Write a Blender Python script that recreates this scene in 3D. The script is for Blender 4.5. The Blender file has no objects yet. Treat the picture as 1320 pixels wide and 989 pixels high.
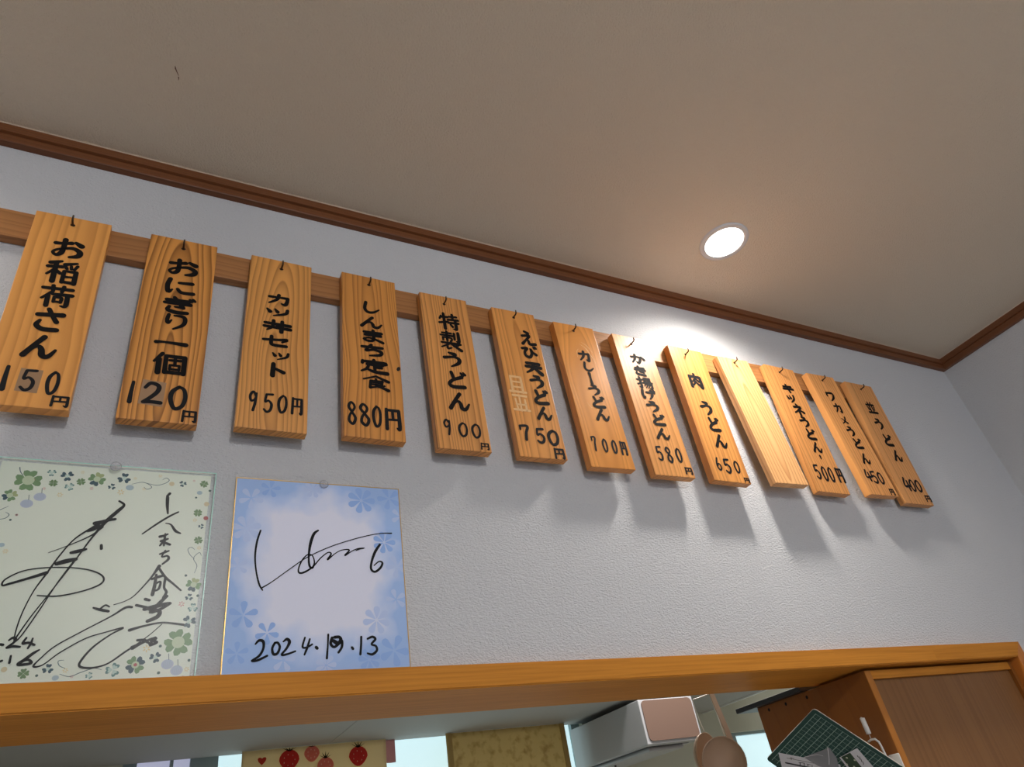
import bpy, bmesh, math, random
from mathutils import Vector, Matrix

# ---------------------------------------------------------------- camera, world, light, exposure
SC = bpy.context.scene
COL = SC.collection
cam_data = bpy.data.cameras.new('camera')
cam_data.sensor_width = 36.0
cam_data.lens = 24.116
cam_data.clip_start = 0.02
cam = bpy.data.objects.new('camera', cam_data)
COL.objects.link(cam)
cam.matrix_world = Matrix(((0.88894592, -0.14048964, -0.43593327, 0.23915),
                           (-0.43214638, -0.57260238, -0.69668933, -0.93856),
                           (-0.15173879, 0.80770612, -0.56972464, -0.94107),
                           (0, 0, 0, 1)))
SC.camera = cam
SC.view_settings.view_transform = 'Standard'
SC.view_settings.look = 'None'
SC.view_settings.gamma = 1.0
SC.view_settings.use_curve_mapping = False
SC.view_settings.exposure = 0.66

world = bpy.data.worlds.new('world')
world.use_nodes = True
world.node_tree.nodes['Background'].inputs[0].default_value = (0.93, 0.95, 1.0, 1)
world.node_tree.nodes['Background'].inputs[1].default_value = 0.05
SC.world = world


def lamp(name, kind, loc, rot, energy, color, **kw):
    d = bpy.data.lights.new(name, kind)
    d.energy = energy
    d.color = color
    for k, v in kw.items():
        setattr(d, k, v)
    o = bpy.data.objects.new(name, d)
    o.location = loc
    o.rotation_euler = rot
    COL.objects.link(o)
    return o


# low cool fill added far behind the camera to tint the lower wall
lamp('cool_fill', 'AREA', (0.6, -4.6, -1.2), (math.radians(90), 0, 0), 13, (0.66, 0.78, 1.0),
     shape='RECTANGLE', size=3.2, size_y=1.6)
# fill light added to brighten the kitchen beyond the pass-through, no lamp seen
lamp('kitchen_fill', 'AREA', (2.0, 0.85, 0.12), (0, 0, 0), 14, (1.0, 0.96, 0.92),
     shape='RECTANGLE', size=0.8, size_y=0.2)

# ---------------------------------------------------------------- helpers


def link(name, me, mat=None, parent=None):
    o = bpy.data.objects.new(name, me)
    COL.objects.link(o)
    if mat is not None:
        me.materials.append(mat)
    if parent is not None:
        o.parent = parent
    return o


def from_bm(name, bm, mat=None, parent=None, smooth=False):
    me = bpy.data.meshes.new(name)
    bmesh.ops.recalc_face_normals(bm, faces=bm.faces)
    bm.to_mesh(me)
    bm.free()
    if smooth:
        for p in me.polygons:
            p.use_smooth = True
    return link(name, me, mat, parent)


def add_box(bm, x0, x1, y0, y1, z0, z1, bevel=0.0):
    r = bmesh.ops.create_cube(bm, size=1.0)
    vs = r['verts']
    for v in vs:
        v.co = Vector((x0 + (v.co.x + .5) * (x1 - x0), y0 + (v.co.y + .5) * (y1 - y0), z0 + (v.co.z + .5) * (z1 - z0)))
    if bevel > 0:
        es = list({e for v in vs for e in v.link_edges})
        bmesh.ops.bevel(bm, geom=es, offset=bevel, segments=2, profile=0.6, affect='EDGES')
    return bm


def box(name, x0, x1, y0, y1, z0, z1, mat, parent=None, bevel=0.0):
    bm = bmesh.new()
    add_box(bm, x0, x1, y0, y1, z0, z1, bevel)
    return from_bm(name, bm, mat, parent)


def add_prism(bm, pts, y0, y1):
    """closed outline (x, z) extruded between y0 and y1"""
    a = [bm.verts.new((p[0], y0, p[1])) for p in pts]
    b = [bm.verts.new((p[0], y1, p[1])) for p in pts]
    bm.faces.new(a)
    bm.faces.new(b[::-1])
    n = len(pts)
    for i in range(n):
        bm.faces.new((a[i], b[i], b[(i + 1) % n], a[(i + 1) % n]))


def add_tube(bm, pts, r, seg=10, cap=True):
    pts = [Vector(p) for p in pts]
    rings = []
    up = Vector((0.13, 0.31, 0.94)).normalized()
    for i, p in enumerate(pts):
        d = (pts[min(i + 1, len(pts) - 1)] - pts[max(i - 1, 0)]).normalized()
        a = d.cross(up)
        if a.length < 1e-3:
            a = d.cross(Vector((1, 0, 0)))
        a.normalize()
        b = d.cross(a)
        rr = r[i] if isinstance(r, (list, tuple)) else r
        rings.append([bm.verts.new(p + (a * math.cos(t) + b * math.sin(t)) * rr)
                      for t in [2 * math.pi * k / seg for k in range(seg)]])
    for i in range(len(rings) - 1):
        for k in range(seg):
            bm.faces.new((rings[i][k], rings[i][(k + 1) % seg], rings[i + 1][(k + 1) % seg], rings[i + 1][k]))
    if cap:
        bm.faces.new(rings[0][::-1])
        bm.faces.new(rings[-1])


def empty(name, loc=(0, 0, 0), label=None, cat=None, group=None):
    o = bpy.data.objects.new(name, None)
    o.empty_display_size = 0.05
    COL.objects.link(o)
    o.location = loc
    tag(o, label, cat, group)
    return o


def tag(o, label=None, cat=None, group=None, kind=None):
    if label:
        o['label'] = label
    if cat:
        o['category'] = cat
    if group:
        o['group'] = group
    if kind:
        o['kind'] = kind
    return o


def struct(o):
    o['kind'] = 'structure'
    return o


def spline(pts, sub=6):
    """Catmull-Rom through (x, y, w) points"""
    if len(pts) < 3:
        a, b = pts[0], pts[-1]
        return [tuple(a[k] + (b[k] - a[k]) * t / 4 for k in range(3)) for t in range(5)]
    out = []
    n = len(pts)
    for i in range(n - 1):
        p0, p1, p2, p3 = pts[max(i - 1, 0)], pts[i], pts[i + 1], pts[min(i + 2, n - 1)]
        for s in range(sub):
            t = s / sub
            out.append(tuple(0.5 * ((2 * p1[k]) + (p2[k] - p0[k]) * t + (2 * p0[k] - 5 * p1[k] + 4 * p2[k] - p3[k]) * t * t
                                    + (3 * p1[k] - p0[k] - 3 * p2[k] + p3[k]) * t ** 3) for k in range(3)))
    out.append(tuple(pts[-1]))
    return out


def add_stroke(bm, pts, y=0.0, sub=6):
    """flat brush stroke in the x-z plane at depth y; pts are (x, z, width)"""
    ps = spline(pts, sub)
    L, R = [], []
    n = len(ps)
    for i, (x, z, w) in enumerate(ps):
        a, b = ps[max(i - 1, 0)], ps[min(i + 1, n - 1)]
        dx, dz = b[0] - a[0], b[1] - a[1]
        q = math.hypot(dx, dz) or 1
        nx, nz = -dz / q, dx / q
        h = max(w, 0.0002) / 2
        L.append((x + nx * h, z + nz * h))
        R.append((x - nx * h, z - nz * h))

    def cap(i, sgn):
        x, z, w = ps[i]
        a, b = ps[max(i - 1, 0)], ps[min(i + 1, n - 1)]
        ang = math.atan2(b[1] - a[1], b[0] - a[0])
        h = max(w, 0.0002) / 2
        return [(x + math.cos(ang + t) * h, z + math.sin(ang + t) * h) for t in
                ([math.pi / 2 + math.pi * k / 5 for k in range(1, 5)] if sgn < 0 else
                 [-math.pi / 2 + math.pi * k / 5 for k in range(1, 5)])]
    lv = [bm.verts.new((p[0], y, p[1])) for p in L]
    rv = [bm.verts.new((p[0], y, p[1])) for p in R]
    for i in range(n - 1):
        bm.faces.new((lv[i], rv[i], rv[i + 1], lv[i + 1]))
    c0 = [bm.verts.new((p[0], y, p[1])) for p in cap(0, -1)]
    bm.faces.new([lv[0]] + c0 + [rv[0]])
    c1 = [bm.verts.new((p[0], y, p[1])) for p in cap(n - 1, 1)]
    bm.faces.new([rv[-1]] + c1 + [lv[-1]])


def add_disc(bm, x, z, r, y=0.0, seg=16, sz=1.0, rot=0.0):
    vs = []
    for k in range(seg):
        t = 2 * math.pi * k / seg
        a, b = r * math.cos(t), r * sz * math.sin(t)
        vs.append(bm.verts.new((x + a * math.cos(rot) - b * math.sin(rot), y, z + a * math.sin(rot) + b * math.cos(rot))))
    bm.faces.new(vs)


# ---------------------------------------------------------------- materials


class NT:
    def __init__(self, name):
        self.m = bpy.data.materials.new(name)
        self.m.use_nodes = True
        self.t = self.m.node_tree
        self.b = self.t.nodes['Principled BSDF']

    def n(self, kind, **kw):
        nd = self.t.nodes.new(kind)
        for k, v in kw.items():
            if k.startswith('i_'):
                nd.inputs[k[2:].replace('_', ' ')].default_value = v
            else:
                setattr(nd, k, v)
        return nd

    def l(self, a, b):
        self.t.links.new(a, b)

    def math(self, op, a, b=None, clamp=False):
        nd = self.n('ShaderNodeMath', operation=op, use_clamp=clamp)
        for i, v in enumerate((a, b)):
            if v is None:
                continue
            if isinstance(v, (int, float)):
                nd.inputs[i].default_value = v
            else:
                self.l(v, nd.inputs[i])
        return nd.outputs[0]

    def mix(self, fac, a, b, blend='MIX'):
        nd = self.n('ShaderNodeMix', data_type='RGBA', blend_type=blend)
        for s, v in ((0, fac), (6, a), (7, b)):
            if isinstance(v, (int, float)):
                nd.inputs[s].default_value = v
            elif isinstance(v, tuple):
                nd.inputs[s].default_value = (*v[:3], 1)
            else:
                self.l(v, nd.inputs[s])
        return nd.outputs[2]

    def coords(self, scale=(1, 1, 1), loc=(0, 0, 0), rot=(0, 0, 0)):
        tc = self.n('ShaderNodeTexCoord')
        mp = self.n('ShaderNodeMapping')
        mp.inputs['Scale'].default_value = scale
        mp.inputs['Location'].default_value = loc
        mp.inputs['Rotation'].default_value = rot
        self.l(tc.outputs['Object'], mp.inputs['Vector'])
        return mp.outputs[0]

    def ramp(self, fac, stops):
        r = self.n('ShaderNodeValToRGB')
        cr = r.color_ramp
        while len(cr.elements) < len(stops):
            cr.elements.new(0.5)
        for e, (p, c) in zip(cr.elements, stops):
            e.position = p
            e.color = (*c, 1) if len(c) == 3 else c
        self.l(fac, r.inputs[0])
        return r.outputs[0]

    def set(self, color=None, rough=None, spec=None, metal=None):
        if color is not None:
            if isinstance(color, tuple):
                self.b.inputs['Base Color'].default_value = (*color, 1)
            else:
                self.l(color, self.b.inputs['Base Color'])
        if rough is not None:
            self.b.inputs['Roughness'].default_value = rough
        if spec is not None:
            self.b.inputs['Specular IOR Level'].default_value = spec
        if metal is not None:
            self.b.inputs['Metallic'].default_value = metal
        return self

    def bump(self, h, strength, dist):
        bp = self.n('ShaderNodeBump')
        bp.inputs['Strength'].default_value = strength
        bp.inputs['Distance'].default_value = dist
        self.l(h, bp.inputs['Height'])
        self.l(bp.outputs[0], self.b.inputs['Normal'])


def srgb(r, g, b):
    f = lambda c: ((c / 255 + 0.055) / 1.055) ** 2.4 if c > 10 else c / 255 / 12.92
    return (f(r), f(g), f(b))


def plain(name, color, rough=0.5, spec=0.5, metal=0.0):
    return NT(name).set(color, rough, spec, metal).m


def grain_wood(name, light, dark, lines=95.0, wander=1.0, cathedral=0.0, seed=0.0, rough=0.42, contrast=0.6, axis='Z', line_pow=2.2):
    """softwood with growth lines running along the axis"""
    t = NT(name)
    tc = t.n('ShaderNodeTexCoord')
    sep = t.n('ShaderNodeSeparateXYZ')
    t.l(tc.outputs['Object'], sep.inputs[0])
    X, Y, Z = sep.outputs
    if axis == 'X':
        X, Z = Z, X
    # slow wander of the lines along the board
    cx = t.n('ShaderNodeCombineXYZ')
    t.l(t.math('MULTIPLY', X, 9.0), cx.inputs[0])
    t.l(t.math('MULTIPLY', Z, 3.2), cx.inputs[1])
    cx.inputs[2].default_value = seed
    nz = t.n('ShaderNodeTexNoise')
    nz.inputs['Scale'].default_value = 1.0
    nz.inputs['Detail'].default_value = 1.5
    t.l(cx.outputs[0], nz.inputs['Vector'])
    w1 = t.math('MULTIPLY', t.math('SUBTRACT', nz.outputs[0], 0.5), 0.035 * wander)
    u = t.math('ADD', t.math('ADD', X, w1), t.math('MULTIPLY', Y, 0.55))
    # cathedral arches: the lines depend on a stretched distance from the heart
    if cathedral > 0:
        zz = t.math('MULTIPLY', t.math('ADD', Z, 0.30 - 0.004 * seed), cathedral * 0.02)
        u = t.math('SQRT', t.math('ADD', t.math('MULTIPLY', u, u), t.math('MULTIPLY', zz, zz)))
    # uneven year rings
    n2 = t.n('ShaderNodeTexNoise', noise_dimensions='1D')
    n2.inputs['Scale'].default_value = 28.0
    n2.inputs['Detail'].default_value = 1.0
    t.l(t.math('ADD', u, seed * 3.1), n2.inputs['W'])
    ph = t.math('ADD', t.math('MULTIPLY', u, lines), t.math('MULTIPLY', n2.outputs[0], 3.2))
    saw = t.math('FRACT', ph)
    line = t.math('POWER', saw, line_pow)
    # soften the falling edge
    soft = t.math('SUBTRACT', 1.0, t.math('MULTIPLY', t.math('SUBTRACT', saw, 0.90, True), 10.0, True), True)
    line = t.math('MULTIPLY', line, soft)
    # fine fibres
    mp = t.n('ShaderNodeMapping')
    mp.inputs['Scale'].default_value = (900, 200, 14) if axis == 'Z' else (14, 200, 900)
    mp.inputs['Location'].default_value = (seed, 0, seed)
    t.l(tc.outputs['Object'], mp.inputs['Vector'])
    nf = t.n('ShaderNodeTexNoise')
    nf.inputs['Scale'].default_value = 1.0
    nf.inputs['Detail'].default_value = 2
    t.l(mp.outputs[0], nf.inputs['Vector'])
    # broad tone changes
    mp2 = t.n('ShaderNodeMapping')
    mp2.inputs['Scale'].default_value = (16, 8, 4) if axis == 'Z' else (4, 8, 16)
    mp2.inputs['Location'].default_value = (seed * 2, 0, seed)
    t.l(tc.outputs['Object'], mp2.inputs['Vector'])
    nb = t.n('ShaderNodeTexNoise')
    nb.inputs['Scale'].default_value = 1.0
    nb.inputs['Detail'].default_value = 1
    t.l(mp2.outputs[0], nb.inputs['Vector'])
    mid = tuple(l * 0.78 + d * 0.22 for l, d in zip(light, dark))
    base = t.mix(t.math('MULTIPLY', t.math('SUBTRACT', nb.outputs[0], 0.3), 1.8, True), light, mid)
    c = t.mix(t.math('MULTIPLY', line, contrast), base, dark)
    c = t.mix(t.math('MULTIPLY', nf.outputs[0], 0.16), c, dark)
    t.set(c, rough, 0.35)
    t.bump(t.math('ADD', t.math('MULTIPLY', line, -0.5), t.math('MULTIPLY', nf.outputs[0], 0.3)), 0.25, 0.0006)
    return t.m


def block_wood(name, light, dark, seed=0.0, rough=0.4):
    """finger-jointed laminated wood running along x: strips of slightly different tone"""
    t = NT(name)
    tc = t.n('ShaderNodeTexCoord')
    sep = t.n('ShaderNodeSeparateXYZ')
    t.l(tc.outputs['Object'], sep.inputs[0])
    v = t.math('SUBTRACT', sep.outputs[2], sep.outputs[1])
    cx = t.n('ShaderNodeCombineXYZ')
    t.l(t.math('ADD', sep.outputs[0], seed), cx.inputs[0])
    t.l(t.math('ADD', v, 0.733), cx.inputs[1])
    br = t.n('ShaderNodeTexBrick', offset=0.37)
    br.inputs['Scale'].default_value = 1.0
    br.inputs['Brick Width'].default_value = 0.47
    br.inputs['Row Height'].default_value = 0.0335
    br.inputs['Mortar Size'].default_value = 0.0
    br.inputs['Color1'].default_value = (0, 0, 0, 1)
    br.inputs['Color2'].default_value = (1, 1, 1, 1)
    t.l(cx.outputs[0], br.inputs['Vector'])
    c2 = t.n('ShaderNodeCombineXYZ')
    t.l(t.math('MULTIPLY', sep.outputs[0], 7.0), c2.inputs[0])
    t.l(t.math('MULTIPLY', v, 260.0), c2.inputs[1])
    t.l(br.outputs[0], c2.inputs[2])
    nf = t.n('ShaderNodeTexNoise')
    nf.inputs['Scale'].default_value = 1.0
    nf.inputs['Detail'].default_value = 4
    t.l(c2.outputs[0], nf.inputs['Vector'])
    base = t.mix(t.math('MULTIPLY', br.outputs[0], 0.45), light, tuple(l * .55 + d * .45 for l, d in zip(light, dark)))
    c = t.mix(t.math('MULTIPLY', t.math('SUBTRACT', nf.outputs[0], 0.38), 2.2, True), base, dark)
    c = t.mix(0.55, base, c)
    t.set(c, rough, 0.08)
    t.bump(nf.outputs[0], 0.12, 0.0006)
    return t.m


def paper_wall(name, color, s=1.0, strength=0.6, stretch=1.7):
    t = NT(name)
    v = t.coords((190 * s, 190 * s, 190 * s * stretch))
    n1 = t.n('ShaderNodeTexNoise')
    n1.inputs['Scale'].default_value = 1.0
    n1.inputs['Detail'].default_value = 3
    n1.inputs['Roughness'].default_value = 0.55
    n1.inputs['Distortion'].default_value = 0.8
    t.l(v, n1.inputs['Vector'])
    v2 = t.coords((4, 4, 4))
    n2 = t.n('ShaderNodeTexNoise')
    n2.inputs['Scale'].default_value = 1.0
    n2.inputs['Detail'].default_value = 2
    t.l(v2, n2.inputs['Vector'])
    c = t.mix(t.math('MULTIPLY', n2.outputs[0], 0.5), color, tuple(k * 0.94 for k in color))
    t.set(c, 0.62, 0.25)
    t.bump(n1.outputs[0], strength, 0.0045)
    return t.m


M = {}
M['wall'] = paper_wall('embossed_white_wallpaper', srgb(206, 208, 212), strength=0.8)
M['ceiling'] = paper_wall('beige_ceiling_paper', srgb(226, 214, 196), s=1.5, strength=0.8, stretch=1.0)
M['kitchen_wall'] = plain('painted_kitchen_wall', srgb(200, 200, 185), 0.7)
M['floor'] = plain('vinyl_floor', srgb(200, 192, 178), 0.6)
M['trim'] = grain_wood('brown_trim_wood', srgb(122, 74, 42), srgb(74, 40, 22), lines=120, wander=0.5, seed=4.0, axis='X', contrast=0.5)
M['trim_side'] = grain_wood('brown_trim_wood_side', srgb(140, 84, 48), srgb(86, 46, 24), lines=120, wander=0.5, seed=7.0, axis='Z', contrast=0.5)
M['caulk'] = plain('pale_caulk', srgb(225, 208, 188), 0.6)
M['rail'] = grain_wood('rail_wood', srgb(178, 124, 74), srgb(108, 66, 34), lines=70, wander=1.2, seed=2.0, axis='X', contrast=0.5)
M['lintel'] = block_wood('laminated_orange_wood', srgb(206, 138, 56), srgb(150, 90, 28), rough=0.55)
M['cab_frame'] = grain_wood('cabinet_frame_wood', srgb(190, 122, 48), srgb(140, 80, 26), lines=60, wander=0.8, seed=9.0, contrast=0.3)
M['cab_side'] = grain_wood('cabinet_side_veneer', srgb(150, 92, 36), srgb(112, 62, 22), lines=40, wander=1.5, seed=5.0, contrast=0.3)
M['cab_panel'] = grain_wood('brown_panel_veneer', srgb(140, 98, 58), srgb(104, 66, 34), lines=46, wander=0.5, seed=3.0, contrast=0.45, rough=0.45)
M['ink'] = plain('black_ink', (0.006, 0.005, 0.005), 0.7, 0.12)
M['marker'] = plain('black_marker', (0.01, 0.01, 0.012), 0.7, 0.15)
M['dark_hole'] = plain('dark_hole', (0.012, 0.008, 0.006), 0.9)
M['brass'] = plain('tarnished_brass', srgb(72, 54, 42), 0.45, 0.5, 0.6)
M['white_plastic'] = plain('white_plastic', srgb(225, 225, 222), 0.4)
M['white_enamel'] = plain('white_enamel', srgb(180, 180, 183), 0.3)
M['cupboard'] = plain('grey_white_cupboard', srgb(172, 171, 168), 0.8, 0.2)
M['hood_front'] = plain('shaded_beige_hood_panel', srgb(118, 94, 82), 0.45)  # beige darkened to brown: shade and the room's brown reflection put into the colour
M['black_plastic'] = plain('black_plastic', srgb(38, 38, 42), 0.4)
M['steel'] = plain('brushed_steel', srgb(190, 178, 165), 0.28, 0.5, 0.75)

# ---------------------------------------------------------------- measured data (metres and millimetres in board space)
PLAQUES = [
    ((0.0614, -0.0078, 0.0196, 0.1016, 0.3591, 0.035), (-0.3, 17.6, 'お 1.6 69.8 39.2 37.9,稲 2.6 119.0 39.6 44.9,荷 3.7 166.8 38.8 40.4,さ 3.2 212.5 35.8 39.1,ん 1.0 261.2 37.8 37.0', '1 -27.0 317.3 6.1 38.0,5 -1.9 317.4 15.0 34.1,0 25.5 317.8 13.4 36.6,円 38.3 345.7 22.2 16.9')),
    ((0.2192, -0.0068, 0.0142, 0.1013, 0.3612, 0.035), (-0.1, 20.6, 'お 3.3 64.1 43.1 33.7,に 2.9 106.3 42.2 30.9,ぎ 4.8 145.6 44.0 32.1,り 4.2 180.0 30.2 29.8,一 2.7 221.5 42.3 9.4,個 4.2 260.6 44.3 36.5', '1 -37.9 316.7 5.8 35.5,2 -11.7 315.2 23.0 35.7,0 21.3 318.6 22.4 39.1,円 38.7 347.8 20.8 19.3')),
    ((0.3768, -0.0073, -0.0038, 0.1031, 0.3553, 0.035), (0.0, 20.3, 'カ -0.5 94.0 38.4 22.2,ツ -2.1 122.9 39.9 18.7,丼 -0.7 153.0 43.2 23.3,セ -2.4 185.5 40.5 20.5,ッ 6.8 214.7 28.7 16.7,ト 1.5 243.5 27.9 23.9', '9 -29.0 307.2 12.2 35.5,5 -7.2 307.4 12.7 34.8,0 13.7 306.4 13.3 32.2,円 35.5 306.2 17.5 32.0')),
    ((0.5343, -0.0017, -0.0023, 0.1018, 0.3566, 0.035), (-0.1, 20.2, 'し 0.9 77.8 32.9 26.4,ん 1.2 112.6 39.8 24.6,ま 3.4 144.3 41.1 25.7,ち 1.4 177.0 41.8 25.0,定 3.3 211.2 46.8 26.6,食 5.1 245.5 46.1 27.1', '8 -36.5 312.5 14.2 43.0,8 -16.0 312.9 16.6 42.1,0 4.4 313.3 14.1 40.2,円 31.4 314.3 27.6 42.7')),
    ((0.6839, -0.0109, 0.0159, 0.0985, 0.3506, 0.035), (-0.3, 20.8, '特 3.8 64.9 41.2 39.4,製 2.2 112.6 42.1 42.9,う -0.2 158.1 35.9 33.7,ど 2.8 204.0 36.1 36.3,ん 0.9 252.0 39.3 35.6', '9 -27.5 307.6 13.3 30.9,0 0.9 309.7 16.7 27.6,0 25.6 309.7 16.8 27.8,円 37.8 339.3 17.3 13.5')),
    ((0.8386, -0.011, 0.019, 0.099, 0.3474, 0.0318), (-1.4, 18.2, 'え 20.6 68.6 32.2 35.5,び 18.0 104.6 34.3 29.8,天 19.3 143.3 36.7 28.8,う 19.9 177.6 29.9 30.8,ど 21.4 213.2 32.4 32.2,ん 20.0 250.5 32.6 27.3', '7 -29.9 297.1 19.2 30.9,5 1.3 300.6 17.1 31.2,0 28.3 302.2 22.6 31.1,円 33.8 334.8 22.8 21.5')),
    ((0.9842, -0.0153, 0.0243, 0.1018, 0.3508, 0.0346), (-3.6, 17.0, 'カ 6.5 84.3 29.9 25.5,し 7.5 112.3 26.2 22.4,丨 5.6 141.7 7.7 27.0,う 6.3 171.0 26.8 25.4,ど 7.8 200.5 31.1 26.5,ん 7.8 230.9 32.6 25.9', '7 -30.5 299.7 9.6 31.6,0 -6.8 301.8 10.4 28.7,0 14.8 302.9 10.5 28.8,円 36.0 303.6 13.9 31.8')),
    ((1.1345, -0.0149, 0.0129, 0.1008, 0.355, 0.0346), (-2.6, 21.5, 'か 0.9 64.0 36.7 24.8,き -1.9 96.8 34.8 23.5,揚 -0.6 129.1 40.1 28.7,げ -1.3 159.0 36.6 23.6,う -0.6 190.0 31.3 26.6,ど 3.4 222.7 33.1 26.0,ん 1.3 257.3 35.0 24.4', '5 -23.8 304.9 13.2 32.6,8 0.1 306.2 14.1 35.0,0 25.4 304.7 13.0 31.7,円 37.7 339.5 19.4 15.6')),
    ((1.2922, -0.0154, -0.0137, 0.1012, 0.3548, 0.0363), (-3.2, 19.0, '肉 -2.1 95.8 38.9 38.1,う 0.2 170.9 31.4 35.6,ど 5.3 213.0 31.2 34.2,ん 5.8 256.4 33.6 31.1', '6 -23.8 315.2 12.1 29.2,5 -0.5 317.1 15.9 33.6,0 26.0 316.5 13.2 28.0,円 41.4 346.1 15.6 10.8')),
    ((1.4429, -0.0157, 0.0251, 0.1011, 0.3501, 0.0461), (-0.0, 14.3)),
    ((1.6022, -0.0121, -0.0074, 0.1041, 0.356, 0.0314), (-5.2, 17.8, 'キ -1.1 66.9 39.1 22.6,ツ -5.3 99.0 27.9 25.9,ネ 3.2 130.7 35.1 31.5,う 4.8 165.7 30.0 29.2,ど 8.2 200.1 31.2 28.6,ん 8.1 236.5 31.7 25.8,・ 5.3 263.8 6.2 9.9', '5 -28.6 304.6 15.1 36.7,0 -5.6 307.3 14.4 36.9,0 15.7 307.7 14.5 37.1,円 46.1 305.7 20.6 39.4')),
    ((1.7559, -0.01, 0.0238, 0.1041, 0.3557, 0.0398), (-2.3, 18.2, 'ワ -4.1 70.5 30.6 30.1,カ 1.3 106.7 28.4 27.4,メ -0.3 143.7 24.1 22.5,う 1.4 177.0 26.8 28.7,ど 4.2 212.5 31.2 27.9,ん 0.1 256.6 29.4 27.3', '4 -22.7 303.3 19.3 30.0,5 -3.9 307.3 17.6 32.4,0 19.3 308.4 17.3 31.0,円 34.6 344.6 18.0 16.6')),
    ((1.9051, -0.013, 0.0036, 0.1094, 0.3606, 0.0289), (0.4, 18.0, '並 2.8 78.3 35.3 36.0,う 0.5 129.3 29.5 33.2,ど 3.0 178.7 33.5 33.2,ん 7.6 224.7 32.1 31.4', '4 -12.5 306.3 24.7 34.9,0 6.7 308.6 17.7 31.8,0 30.3 308.3 20.0 32.0,円 43.9 342.0 22.3 17.7')),
]
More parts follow.
